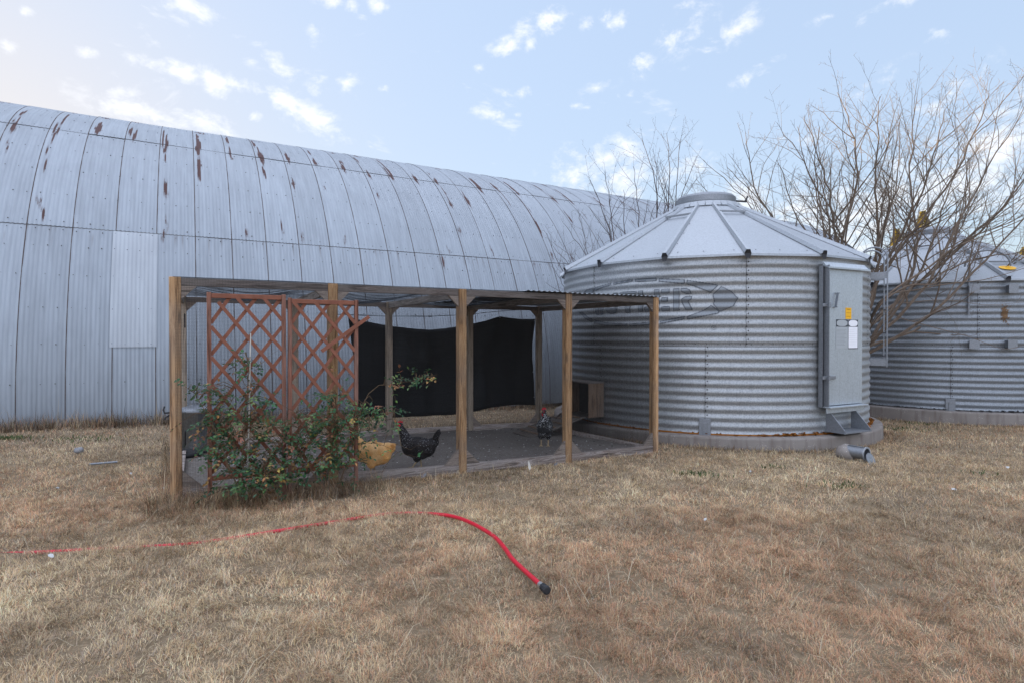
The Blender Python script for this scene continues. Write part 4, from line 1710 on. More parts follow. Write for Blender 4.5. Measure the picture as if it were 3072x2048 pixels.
    # galvanised can
    pc = on_ground(598, 1356)
    root = thing('metal_can', 'galvanised lidded metal can standing in the left corner of the run', 'can', (pc.x, pc.y, G(pc) + .02), .3)
    mb = MB()
    prof = []
    nseg = 60
    vs, fs = [], []
    levels = [(0, .19), (.02, .20), (.05, .198), (.52, .222), (.54, .228), (.55, .224)]
    for z, r in levels:
        for j in range(nseg):
            q = 2 * PI * j / nseg
            rr = r + (.009 * math.cos(q * 22) if .04 < z < .53 else 0)
            vs.append((rr * math.cos(q), rr * math.sin(q), z))
    for i in range(len(levels) - 1):
        for j in range(nseg):
            fs.append((i * nseg + j, i * nseg + (j + 1) % nseg, (i + 1) * nseg + (j + 1) % nseg, (i + 1) * nseg + j))
    mb.add(vs, fs)
    mb.build('can_body', galv('can_zinc', (.22, .235, .25), .2, .32, .9, 30), root, True)
    mb = MB()
    mb.lathe([(.236, .53), (.24, .56), (.225, .575), (.12, .60), (.001, .61)], 40)
    lid = mb.build('lid', M['steel'], root, True)
    mb = MB()
    mb.tube([(-.06, 0, .60), (-.05, 0, .64), (.05, 0, .64), (.06, 0, .60)], .007, 6)
    mb.build('lid_handle', M['steel'], lid)
    # black pan in front of the can
    pp = on_ground(560, 1372)
    mb = MB()
    mb.lathe([(.001, .012), (.15, .012), (.175, .06), (.19, .062), (.17, .0), (.001, 0)], 32)
    o = mb.build('feed_pan', M['rubber'], None, True, (pp.x, pp.y, G(pp) + .02))
    tag(o, 'shallow black pan on the dirt before the metal can', 'pan')


build_coop_things()


# ------------------------------------------------------------------ hens
def hen(label, loc, rz, mat, sc=1.0, tail_up=1.0, neck=1.0, head_turn=0.0, walk=0.0, fluffy=1.0, tail_len=1.0):
    root = thing('hen', label, 'hen', loc, rz, 'hens in the run')
    root.scale = (sc, sc, sc)
    ry = lambda a: Matrix.Rotation(math.radians(a), 3, 'Y')
    mb = MB()
    ico(mb, (0, 0, .232), (.155, .105, .120), ry(-6))
    ico(mb, (-.02, 0, .185), (.115 * fluffy, .092, .085))
    ico(mb, (.085, 0, .245), (.095, .09, .105))
    ico(mb, (-.09, 0, .225), (.105, .088 * fluffy, .10 * fluffy), ry(12))
    ico(mb, (-.15, 0, .275), (.085, .062, .062), ry(30 * tail_up))
    for s_ in (-1, 1):
        ico(mb, (-.01, .066 * s_, .255), (.135, .040, .078), ry(8))
        ico(mb, (.005, .048 * s_, .155), (.052, .040, .075))
    nx = .155
    for k in range(7):
        f = k / 6
        ico(mb, (.115 + .065 * f, 0, .29 + .145 * neck * f), (.078 - .042 * f, .070 - .038 * f, .070 - .036 * f), None, (8, 10))
    hz = .29 + .145 * neck + .030
    hx = .188
    ico(mb, (hx, 0, hz), (.036, .028, .030), None, (8, 10))
    body = mb.build('body', mat, root, True)
    rm = body.modifiers.new('remesh', 'REMESH'); rm.mode = 'VOXEL'; rm.voxel_size = .0085; rm.use_smooth_shade = True
    sm = body.modifiers.new('smooth', 'SMOOTH'); sm.factor = .5; sm.iterations = 6
    # tail fan
    mb = MB()
    for k in range(9):
        f = (k - 4) / 4
        a = math.radians(18 + 42 * tail_up - 10 * abs(f))
        L = (.17 - .03 * abs(f)) * tail_len
        d = Vector((-math.cos(a), .30 * f, math.sin(a))).normalized()
        sd = Vector((0, .0, 0)) + d.cross(Vector((0, 1, 0))).normalized()
        p0 = Vector((-.15, .022 * f, .285))
        w = .026
        off = Vector((0, .010 * f, 0))
        vs = [p0 - sd * w * .6, p0 + sd * w * .6, p0 + d * L * .6 + sd * w + off, p0 + d * L * .92 + sd * w * .55 + off, p0 + d * L + off, p0 + d * L * .92 - sd * w * .55 + off, p0 + d * L * .6 - sd * w + off]
        mb.add(vs + [v + Vector((0, .004, 0)) for v in vs], [tuple(range(7)), tuple(range(7, 14))[::-1]] + [(i, (i + 1) % 7, 7 + (i + 1) % 7, 7 + i) for i in range(7)])
    mb.build('tail', mat, root)
    for s_ in (-1, 1):   # wing
        mb = MB()
        for k in range(7):
            f = k / 6
            p0 = Vector((.07 - .12 * f, (.097 - .010 * f) * s_, .285 - .012 * k))
            d = Vector((-1, -.06 * s_, -.13)).normalized()
            w = .016
            vs = [p0 + Vector((0, 0, w)), p0 - Vector((0, 0, w)), p0 + d * .10 - Vector((0, 0, w)), p0 + d * .125, p0 + d * .10 + Vector((0, 0, w))]
            mb.add(vs + [v + Vector((0, .005 * s_, 0)) for v in vs], [(0, 1, 2, 3, 4), (9, 8, 7, 6, 5)] + [(i, (i + 1) % 5, 5 + (i + 1) % 5, 5 + i) for i in range(5)])
        mb.build('wing', mat, root)
    # head furniture
    ht = Matrix.Rotation(head_turn, 3, 'Z')
    def hp(x, y, z): return Vector((hx, 0, hz)) + ht @ Vector((x, y, z))
    mb = MB()
    cp = [(.028, .018), (.034, .034), (.022, .030), (.016, .050), (.006, .036), (-.004, .052), (-.012, .036), (-.022, .044), (-.028, .022), (-.01, .016)]
    mb.prism(cp, hp(0, -.004, 0), ht @ Vector((1, 0, 0)), Vector((0, 0, 1)), ht @ Vector((0, 1, 0)), .008)
    mb.build('comb', M['comb'], root)
    mb = MB()
    for s_ in (-1, 1):
        ico(mb, hp(.022, .010 * s_, -.040), (.010, .006, .022), None, (6, 8))
        ico(mb, hp(.012, .024 * s_, -.002), (.020, .006, .018), None, (6, 8))
    mb.build('wattle', M['comb'], root, True)
    mb = MB()
    mb.tube([hp(.028, 0, .0), hp(.045, 0, -.002), hp(.060, 0, -.010)], [.012, .008, .0015], 8)
    mb.build('beak', M['beak'], root)
    for s_ in (-1, 1):
        mb = MB(); ico(mb, hp(.012, .029 * s_, .006), (.005, .004, .005), None, (6, 8)); mb.build('eye', M['eye'], root, True)
    for s_ in (-1, 1):
        mb = MB()
        fx = .012 + walk * s_
        lift = max(0, walk * s_) * .35
        A = Vector((.0, .045 * s_, .13)); K = Vector((-.012 + (fx * .35), .045 * s_, .085 + lift * .5)); Fo = Vector((fx, .045 * s_, .012 + lift))
        mb.tube([A, K, Fo], [.010, .0075, .0065], 8)
        for a, L in ((-.5, .048), (0, .058), (.5, .048), (PI, .028)):
            e = Fo + Vector((math.cos(a) * L, math.sin(a) * L, -.008))
            mb.tube([Fo, (Fo + e) / 2 + Vector((0, 0, .003)), e], [.006, .005, .0025], 6)
        mb.build('leg', M['legy'], root)
    return root


def build_hens():
    p = on_ground(1117, 1432)
    hen('plump buff hen half hidden behind the trellis frame', (p.x, p.y, G(p) + .022), PI + .12, M['buff'], 1.06, .02, .85, 0, .02, 1.12, .55)
    p = on_ground(1254, 1411)
    hen('black hen in profile with raised tail and red comb', (p.x, p.y, G(p) + .022), PI + .05, M['speck'], 1.06, 1.0, 1.1, 0, .045)
    p = on_ground(1634, 1341)
    hen('speckled hen facing the camera near the wooden ramp', (p.x, p.y, G(p) + .022), -PI / 2 - .1, M['speck2'], 1.12, .3, 1.05, -1.1, 0)


build_hens()


# ------------------------------------------------------------------ hose and small things on the lawn
def spline(pts, k=8):
    out = []
    n = len(pts)
    for i in range(n - 1):
        p0, p1, p2, p3 = pts[max(i - 1, 0)], pts[i], pts[i + 1], pts[min(i + 2, n - 1)]
        for j in range(k):
            t = j / k
            out.append(.5 * ((2 * p1) + (p2 - p0) * t + (2 * p0 - 5 * p1 + 4 * p2 - p3) * t * t + (3 * p1 - p0 - 3 * p2 + p3) * t ** 3))
    out.append(pts[-1])
    return out


def build_hose():
    px = [(-260, 1672, -.014), (0, 1661, -.020), (70, 1658, -.018), (118, 1656, -.001), (165, 1654, -.016), (420, 1640, -.016), (560, 1632, -.012), (640, 1622, -.010), (720, 1610, -.005), (830, 1592, -.002), (950, 1573, -.004), (1075, 1553, -.007), (1150, 1542, -.010), (1230, 1538, -.009), (1310, 1541, .010), (1365, 1549, .030), (1420, 1570, .042), (1480, 1606, .048), (1512, 1640, .048), (1538, 1676, .048), (1578, 1714, .048), (1622, 1753, .050)]
    pts = [on_ground(x, y, dz) for x, y, dz in px]
    sp = spline(pts, 10)
    b = sp[-1].copy()
    root = thing('garden_hose', 'red rubber hose snaking over the dry lawn in the foreground', 'hose', b)
    mb = MB()
    mb.tube([p - b for p in sp], .0150, 14)
    mb.build('hose_tube', M['red'], root, True)
    d = (sp[-1] - sp[-3]).normalized()
    mb = MB()
    mb.tube([-d * .012, d * .004, d * .004, d * .022], [.0175, .0175, .0185, .0185], 16)
    mb.build('ferrule', M['chrome'], root, False)
    mb = MB()
    mb.tube([d * .022, d * .028, d * .040, d * .042, d * .062, d * .064, d * .085, d * .088], [.018, .023, .023, .019, .020, .025, .024, .016], 10)
    mb.build('coupling', M['rubber'], root, False)


build_hose()


def build_small():
    rng = random.Random(2)
    # stake in the rose
    a = on_n(738, 1345, 5.60); b = on_n(752, 1000, 5.66)
    a.z = G(a) - .05
    mb = MB(); mb.tube([Vector((0, 0, 0)), (b - a) * .5 + Vector((.004, 0, 0)), b - a], [.008, .007, .005], 8)
    o = mb.build('plant_stake', M['pale'], None, False, a)
    tag(o, 'pale thin stake standing in the left rose bush', 'stake')
    # grey rod on the lawn at the left
    a, b = on_ground(268, 1391, .035), on_ground(352, 1384, .035)
    mb = MB(); mb.tube([Vector((0, 0, 0)), b - a], .012, 8)
    o = mb.build('metal_rod', M['steel'], None, False, a)
    tag(o, 'thin grey rod lying in the grass left of the run', 'rod')
    p = on_ground(236, 1359)
    mb = MB(); ico(mb, (0, 0, .02), (.055, .05, .04))
    mb.v = [tuple(Vector(v) * (1 + .25 * (vnoise(v[0] * 40 + 9, v[1] * 40 + v[2] * 33, 2) - .5))) for v in mb.v]
    o = mb.build('stone', M['stone'], None, True, (p.x, p.y, G(p) + .02))
    tag(o, 'grey stone in the grass near the barn wall', 'stone')
    scraps = [(152, 1664, .030, 'white scrap beside the buried end of the red hose'), (172, 1462, .035, 'white scrap in the pale grass at the left edge'),
              (392, 1419, .030, 'white scrap in the grass midway to the corner post'), (488, 1463, .028, 'white scrap just left of the corner post foot'),
              (2250, 1412, .022, 'white scrap in the grass before the concrete pad'), (3022, 1400, .04, 'white scrap near the right edge of the lawn'),
              (2115, 1556, .022, 'white scrap alone in the middle of the lawn'), (2862, 1466, .04, 'white scrap on the lawn right of the spout'),
              (2345, 1374, .03, 'white scrap close to the foot of the concrete pad')]
    for x, y, r, lab in scraps:
        r *= .62
        p = on_ground(x, y, .03)
        mb = MB()
        vs = []
        for k in range(7):
            q = 2 * PI * k / 7
            vs.append(Vector((math.cos(q) * r * rng.uniform(.6, 1.2), math.sin(q) * r * rng.uniform(.4, .8), rng.uniform(-.01, .012))))
        c = Vector((0, 0, .012))
        mb.add(vs + [c] + [v - Vector((0, 0, .004)) for v in vs], [(i, (i + 1) % 7, 7) for i in range(7)] + [tuple(range(8, 15))[::-1]])
        o = mb.build('scrap', M['white'], None, False, p)
        tag(o, lab, 'scrap', 'white scraps on the lawn')
    # feathers by the front sill
    for x, y, L, a, lab in ((1590, 1412, .12, 1.35, 'upright pale feather stuck before the front sill'), (1262, 1432, .08, .5, 'black and white feather lying left of the middle post'), (1660, 1394, .08, .2, 'black and white feather lying against the sill by the fourth post')):
        p = on_ground(x, y, .02)
        mb = MB()
        d = U * math.cos(a) * (1 if a < 1 else -.35) + Vector((0, 0, math.sin(a)))
        d.normalize()
        sd = d.cross(NN).normalized()
        n_ = 8
        vs = []
        for k in range(n_ + 1):
            f = k / n_
            w = .017 * math.sin(PI * (.12 + .85 * f)) * (1 if f > .2 else .25)
            c = d * L * f + NN * .02 * f * f
            vs += [c + sd * w, c + NN * .003, c - sd * w]
        fs = []
        for k in range(n_):
            i = k * 3
            fs += [(i, i + 1, i + 4, i + 3), (i + 1, i + 2, i + 5, i + 4)]
        mb.add(vs, fs)
        o = mb.build('feather', M['pale'] if a > 1 else M['stone'], None, False, p)
        tag(o, lab, 'feather')


build_small()


# ------------------------------------------------------------------ rose bushes
def leaf(mb, p, d, up, L, W):
    d = d.normalized()
    s_ = d.cross(up)
    if s_.length < 1e-4: s_ = d.cross(Vector((1, 0, 0)))
    s_.normalize()
    n_ = s_.cross(d)
    f = .22 * W
    a = p; b = p + d * L
    m1 = p + d * L * .35; m2 = p + d * L * .72
    mb.add([a, m1 + s_ * W * .5 + n_ * f, m2 + s_ * W * .38 + n_ * f, b, m2 - s_ * W * .38 + n_ * f, m1 - s_ * W * .5 + n_ * f, m1, m2],
           [(0, 1, 6), (6, 1, 2, 7), (7, 2, 3), (0, 6, 5), (6, 7, 4, 5), (7, 3, 4)])


def leafcol(rng, dry):
    r = rng.random()
    if r < dry * .45:
        c = (.30, .16, .06)
    elif r < dry * .8:
        c = (.20, .09, .05)
    elif r < dry:
        c = (.34, .24, .06)
    elif r < dry + .25:
        c = (.09, .15, .05)
    else:
        c = (.036, .100, .040)
    k = rng.uniform(.45, 1.3)
    return tuple(x * k for x in c)


def rose(label, base_px, blobs, canes, seed, dry):
    rng = random.Random(seed)
    b = on_n(base_px[0], base_px[1], 5.58)
    b.z = G(b)
    root = thing('rose_bush', label, 'rose bush', b, 0, 'rose bushes along the trellis')
    st = MB()
    lf = MB()
    cpts = []
    for pts, r0 in canes:
        q = [on_n(x, y, n) for x, y, n in pts]
        q[0].z = min(q[0].z, G(q[0]) - .02) if pts[0][1] > 1440 else q[0].z
        sp = spline(q, 8)
        sp = [p + Vector((rng.gauss(0, .004), rng.gauss(0, .006), rng.gauss(0, .004))) for p in sp]
        st.tube([p - b for p in sp], [r0 * (1 - .7 * i / len(sp)) for i in range(len(sp))], 6)
        cpts += sp[3:]
        for p in sp[len(sp) // 3::4]:
            if rng.random() < .42: spray(lf, st, p - b, Vector((rng.uniform(-1, 1), rng.uniform(-1, .4), rng.uniform(-.3, .8))), rng, dry)
    for (x, y, rx, ry, cnt, n0, dn) in blobs:
        for _ in range(int(cnt * .96)):
            a = rng.gauss(0, .52); c = rng.gauss(0, .52)
            p = on_n(x + a * rx, y + c * ry, n0 + rng.gauss(0, dn))
            if p.z < G(p) + .08: continue
            near = min(cpts, key=lambda k: (k - p).length_squared)
            mid = (near + p) / 2 + Vector((0, 0, .03))
            if (near - p).length < .45:
                st.tube([near - b, mid - b, p - b], [.0032, .0026, .0018], 4)
            spray(lf, st, p - b, (p - near) + Vector((rng.uniform(-.1, .1), rng.uniform(-.15, .05), rng.uniform(-.1, .06))), rng, dry)
    st.build('stems', M['cane'], root)
    lf.build('foliage', M['leaf'], root)
    return root


def spray(lf, st, p, d, rng, dry):
    if d.length < 1e-3: d = Vector((0, 0, 1))
    d = d.normalized()
    L = rng.uniform(.07, .13)
    k = rng.choice([3, 5, 5, 7])
    up = Vector((rng.uniform(-.5, .5), rng.uniform(-.9, .1), 1)).normalized()
    col = leafcol(rng, dry)
    sd = d.cross(up).normalized()
    e = p + d * L + Vector((0, 0, -.02))
    st.tube([p, e], [.0014, .0009], 3)
    pos = [(1.0, 0)] + [(.25 + .32 * (i // 2), 1 if i % 2 else -1) for i in range(k - 1)]
    for f, s_ in pos:
        lf.col = tuple(min(1, max(0, c * rng.uniform(.8, 1.25))) for c in (col if rng.random() < .85 else leafcol(rng, dry)))
        q = p + (e - p) * f
        dd = d * .6 + sd * s_ * .9 + Vector((rng.uniform(-.25, .25), rng.uniform(-.25, .25), rng.uniform(-.55, .15)))
        leaf(lf, q, dd, up + Vector((rng.uniform(-.4, .4), rng.uniform(-.4, .4), 0)), rng.uniform(.026, .047), rng.uniform(.017, .027))


def build_roses():
    rose('left rose bush round the pale stake with browned seed heads', (735, 1490),
         [(715, 1335, 105, 95, 112, 5.60, .08), (755, 1420, 95, 65, 85, 5.52, .08), (690, 1250, 95, 70, 46, 5.62, .05), (760, 1205, 45, 55, 30, 5.62, .05),
          (630, 1165, 62, 24, 17, 5.66, .05), (735, 1090, 45, 26, 16, 5.64, .04), (620, 1320, 36, 80, 14, 5.62, .05), (800, 1440, 90, 40, 34, 5.5, .07), (830, 1330, 60, 90, 50, 5.58, .06)],
         [([(735, 1500, 5.56), (728, 1400, 5.56), (735, 1250, 5.6), (745, 1120, 5.62), (735, 1055, 5.63)], .008),
          ([(725, 1500, 5.56), (690, 1400, 5.52), (640, 1280, 5.6), (590, 1190, 5.66), (558, 1160, 5.66)], .007),
          ([(745, 1500, 5.56), (790, 1400, 5.52), (850, 1310, 5.54), (880, 1270, 5.58)], .007),
          ([(738, 1500, 5.56), (770, 1430, 5.45), (790, 1440, 5.40), (800, 1480, 5.38)], .005),
          ([(730, 1500, 5.56), (700, 1330, 5.58), (690, 1240, 5.63), (700, 1150, 5.66)], .006),
          ([(745, 1180, 5.62), (775, 1100, 5.62), (830, 1050, 5.64)], .003), ([(740, 1160, 5.62), (700, 1100, 5.62), (670, 1075, 5.63)], .003)], 11, .17)
    rose('right rose bush reaching a long leafy sprig past the trellis', (985, 1480),
         [(930, 1290, 90, 75, 80, 5.60, .07), (1020, 1260, 90, 80, 75, 5.62, .06), (1000, 1370, 100, 60, 64, 5.55, .07), (1075, 1270, 42, 60, 26, 5.60, .06),
          (1100, 1225, 44, 34, 18, 5.62, .05), (1150, 1240, 45, 28, 20, 5.60, .04), (900, 1390, 60, 50, 30, 5.55, .06), (1000, 1180, 50, 30, 14, 5.64, .04),
          (1190, 1148, 30, 16, 9, 5.55, .03), (1260, 1130, 50, 16, 16, 5.55, .03)],
         [([(985, 1490, 5.58), (975, 1400, 5.56), (1000, 1280, 5.6), (1010, 1180, 5.63)], .008),
          ([(990, 1490, 5.58), (1040, 1400, 5.54), (1080, 1290, 5.58), (1140, 1245, 5.58), (1180, 1235, 5.56)], .006),
          ([(980, 1490, 5.58), (930, 1400, 5.54), (900, 1300, 5.58), (890, 1240, 5.62)], .006),
          ([(1050, 1330, 5.58), (1090, 1210, 5.58), (1130, 1160, 5.56), (1190, 1150, 5.55), (1250, 1140, 5.55), (1312, 1120, 5.54)], .004),
          ([(1000, 1250, 5.6), (1030, 1150, 5.62), (990, 1110, 5.62)], .003), ([(1060, 1330, 5.55), (1130, 1330, 5.5), (1210, 1360, 5.48), (1250, 1370, 5.48)], .0025),
          ([(1190, 1330, 5.5), (1230, 1345, 5.48), (1262, 1330, 5.47)], .002)], 12, .15)


build_roses()


# ------------------------------------------------------------------ bare trees
def wander(p, d, L, rng, curl, trop, step):
    pts = [p.copy()]
    n = max(2, int(L / step))
    d = d.normalized()
    for i in range(n):
        d = (d + Vector((rng.gauss(0, curl), rng.gauss(0, curl), rng.gauss(0, curl) + trop))).normalized()
        pts.append(pts[-1] + d * (L / n))
    return pts


def twigs(mb, pts, r0, r1, lvl, rng, b, cfg):
    n = len(pts)
    total = sum((pts[i + 1] - pts[i]).length for i in range(n - 1))
    sides = 7 if r0 > .04 else 5 if r0 > .012 else 4 if r0 > .006 else 3
    mb.tube([p - b for p in pts], [r0 + (r1 - r0) * i / (n - 1) for i in range(n)], sides, 0, False)
    if lvl >= cfg['depth']: return
    gap = cfg['gap'][lvl]
    k = max(1, int(total * (1 - cfg['bare'][lvl]) / gap))
    for i in range(k):
        f = cfg['bare'][lvl] + (1 - cfg['bare'][lvl]) * (i + rng.random()) / k
        x = min(n - 2, int(f * (n - 1)))
        fr = f * (n - 1) - x
        p = pts[x] + (pts[x + 1] - pts[x]) * min(1, fr)
        d = (pts[x + 1] - pts[x]).normalized()
        # side direction
        a = rng.uniform(0, 2 * PI)
        s_ = Vector((math.cos(a), math.sin(a), .25 + rng.uniform(-.3, .5)))
        s_ = (s_ - d * s_.dot(d))
        if s_.length < 1e-3: continue
        s_.normalize()
        ang = math.radians(rng.uniform(*cfg['ang'][lvl]))
        nd = d * math.cos(ang) + s_ * math.sin(ang)
        L = total * rng.uniform(*cfg['len'][lvl]) * (1.15 - .6 * f)
        L = max(.08, min(L * (1.0 if f < .6 else 1.6 - f), cfg['maxlen'][lvl]))
        rr = (r0 + (r1 - r0) * f) * rng.uniform(.46, .74)
        rr = max(cfg['rmin'], min(rr, cfg['rmax'][lvl]))
        c = wander(p, nd, L, rng, cfg['curl'][lvl], cfg['trop'][lvl], cfg['step'][lvl])
        twigs(mb, c, rr, max(cfg['rmin'] * .6, rr * .35), lvl + 1, rng, b, cfg)


def limb(mb, start, end, r, rng, b, cfg, rise=.35):
    d = end - start
    L = d.length
    c1 = start + d * .35 + Vector((0, 0, -rise * L * .18)) + Vector((rng.gauss(0, .05), rng.gauss(0, .05), 0)) * L
    c2 = start + d * .7 + Vector((0, 0, -rise * L * .08)) + Vector((rng.gauss(0, .04), rng.gauss(0, .04), 0)) * L
    q = spline([start, c1, c2, end], 7)
    q = [p + Vector((rng.gauss(0, .017), rng.gauss(0, .017), rng.gauss(0, .014))) * min(1, L * .4) if 0 < i < len(q) - 1 else p for i, p in enumerate(q)]
    twigs(mb, q, r, max(.004, r * .12), 0, rng, b, cfg)


CFG = dict(depth=3, gap=(.27, .18, .12), bare=(.28, .2, .15), ang=((20, 46), (28, 60), (35, 75)), len=((.22, .56), (.22, .52), (.25, .5)),
           maxlen=(2.5, .85, .28), rmin=.0023, rmax=(.026, .009, .0032), curl=(.10, .15, .22), trop=(.030, .015, .01), step=(.16, .10, .07))


def build_trees():
    rng = random.Random(21)
    base = Vector((13.7 * math.sin(math.radians(30.9)), 13.7 * math.cos(math.radians(30.9)), 0))
    base.z = G(base) - .05
    root = thing('bare_tree', 'big leafless tree with fanned branches rising between the two grain bins', 'tree', base, 0)
    mb = MB()
    fork = base + Vector((0, 0, 1.55))
    fork2 = base + Vector((-.1, 0, 1.9))
    mb.tube([Vector((0, 0, 0)), Vector((.02, 0, .12)), Vector((.0, .02, .8)), fork - base + Vector((0, 0, .1))], [.30, .22, .185, .17], 12)
    mb.build('trunk', M['bark'], root, True)
    mb = MB()
    y0 = base.y
    L = [(2512, 128, .3, .060), (2412, 198, -.8, .055), (2236, 286, .6, .055), (2180, 392, -.5, .045), (2330, 258, 1.4, .045), (2640, 140, -.9, .06),
         (2752, 132, .8, .06), (2846, 166, -.5, .055), (2968, 132, .4, .065), (3075, 165, -.6, .06), (3140, 300, .5, .065), (3240, 420, -1.0, .06),
         (3300, 560, .3, .05), (2570, 250, 1.6, .05), (2700, 260, 1.5, .05), (2900, 320, 1.4, .05), (2090, 480, .2, .04), (2110, 370, 1.2, .04),
         (2330, 420, -1.0, .04), (2420, 330, .2, .045)]
    for (px, py, dy, r) in L:
        py = py + (150 if py < 210 else 110 if py < 420 else 60)
        e = at_depth(px, py, y0 + dy)
        st = (fork if px > 2500 else fork2) + Vector((rng.uniform(-.08, .08), rng.uniform(-.08, .08), rng.uniform(-.2, .3)))
        limb(mb, st, e, r * .66, rng, base, CFG, .5 if px > 2900 or px < 2300 else .15)
    # low limbs that sweep across the second bin
    for (pts, r) in (([(2640, 910), (2790, 800), (2860, 745), (2960, 705), (3090, 650)], .055), ([(2630, 930), (2720, 860), (2810, 850), (2850, 790), (2870, 690), (2930, 560)], .045),
                     ([(2640, 905), (2760, 868), (2860, 850), (2960, 838), (3090, 800)], .035), ([(2640, 945), (2720, 960), (2800, 982), (2900, 1008), (2960, 1030), (3020, 1046), (3090, 1028)], .026),
                     ([(2640, 935), (2760, 905), (2860, 902), (2960, 915), (3090, 905)], .022), ([(2690, 860), (2800, 900), (2860, 960), (2880, 1010)], .012)):
        q = [at_depth(x, y, y0 - .9 - .12 * i) for i, (x, y) in enumerate(pts)]
        q = [fork + Vector((0, 0, -.15))] + q
        sp = spline(q, 7)
        twigs(mb, sp, r * .44, r * .12, 0, rng, base, dict(CFG, gap=(.85, .32, .2), trop=(.02, .02, .02)))
    mb.build('crown', M['bark'], root)

    rng = random.Random(33)
    base = at_depth(1935, 1000, 15.2)
    base.z = G(base) - .05
    root = thing('bare_tree', 'smaller dark leafless tree between the barn and the nearer grain bin', 'tree', base, 0)
    mb = MB()
    mb.tube([Vector((0, 0, 0)), Vector((.02, .01, .8)), Vector((.03, 0, 1.5))], [.12, .09, .08], 10)
    mb.build('trunk', M['barkd'], root, True)
    mb = MB()
    cfg = dict(CFG, gap=(.34, .22, .16), depth=3, rmax=(.013, .005, .0025), maxlen=(1.3, .5, .2))
    for (px, py, dy, r) in ((1815, 510, .2, .03), (1870, 570, -.3, .03), (1925, 415, .1, .035), (1900, 500, -.5, .03), (2000, 400, .2, .035), (2040, 420, -.4, .03), (1770, 540, -.2, .03),
                            (1660, 740, -.6, .02), (1640, 700, -.3, .018), (1690, 670, .1, .02), (1740, 640, -.4, .02), (1960, 470, .5, .03), (2090, 470, .2, .03), (1655, 800, -.8, .014)):
        e = at_depth(px, py, 15.2 + dy)
        limb(mb, base + Vector((.03, 0, 1.4 + rng.uniform(-.3, .1))), e, r, rng, base, cfg, .4)
    mb.build('crown', M['barkd'], root)

    # evergreens far behind, in the last sun
    for (px, py, dep, h, w, lab, seed) in ((2768, 636, 36, 8.2, 3.0, 'sunlit yellow green evergreen peeking over the farther bin', 3), (3075, 742, 40, 7.0, 4.2, 'sunlit yellow green evergreen at the right edge of the photo', 4),
                                           (2690, 690, 38, 7.4, 2.6, 'low evergreen glimpsed between the bins behind the branches', 5)):
        rng = random.Random(seed)
        tp = at_depth(px, py, dep)
        gb = Vector((tp.x, tp.y, G(tp) - .05))
        H = tp.z - gb.z
        root = thing('evergreen_tree', lab, 'tree', gb, 0, 'evergreens beyond the bins')
        mb = MB(); mb.tube([Vector((0, 0, 0)), Vector((0, 0, H * .95))], [.16, .02], 8); mb.build('trunk', M['barkd'], root)
        mb = MB()
        for k in range(5200):
            f = rng.random() ** .75
            z = H * (.06 + .94 * f)
            R_ = w * .5 * (1 - f) ** .8 + .05
            a = rng.uniform(0, 2 * PI)
            lump = .72 + .5 * vnoise(a * 2.5 + 30, z * 1.6, seed)
            r = R_ * lump * rng.uniform(.35, 1) ** .5
            c = Vector((math.cos(a) * r, math.sin(a) * r, z))
            s_ = rng.uniform(.07, .17)
            d1 = Vector((math.cos(a), math.sin(a), rng.uniform(-.1, .8))).normalized() * s_
            d2 = Vector((rng.uniform(-1, 1), rng.uniform(-1, 1), rng.uniform(-1, 1))).normalized() * s_ * .5
            g = rng.uniform(.7, 1.3)
            mb.col = (.34 * g, .27 * g, .055 * g)
            mb.add([c - d2, c + d1, c + d2, c - d1 * .4], [(0, 1, 2), (0, 2, 3)])
        mb.build('crown', M['needle'], root)
    # far bare reddish trees
    rng = random.Random(50)
    for (px, py, dep, lab) in ((3000, 735, 37, 'distant reddish leafless tree showing above the farther bin roof'),):
        tp = at_depth(px, py, dep)
        gb = Vector((tp.x, tp.y, G(tp) - .05))
        root = thing('bare_tree', lab, 'tree', gb, 0)
        mb = MB(); mb.tube([Vector((0, 0, 0)), Vector((0, 0, 1.8))], [.16, .12], 8); mb.build('trunk', M['bark'], root)
        mb = MB()
        cfg = dict(CFG, depth=2, gap=(.4, .25, .2), rmin=.006, rmax=(.03, .012, .006))
        for k in range(9):
            a = 2 * PI * k / 9
            e = gb + Vector((math.cos(a) * 2.0, math.sin(a) * 2.0, (tp.z - gb.z) * rng.uniform(.75, 1.0)))
            limb(mb, gb + Vector((0, 0, 1.6)), e, .06, rng, gb, cfg, .3)
        mb.build('crown', M['bark'], root)


build_trees()


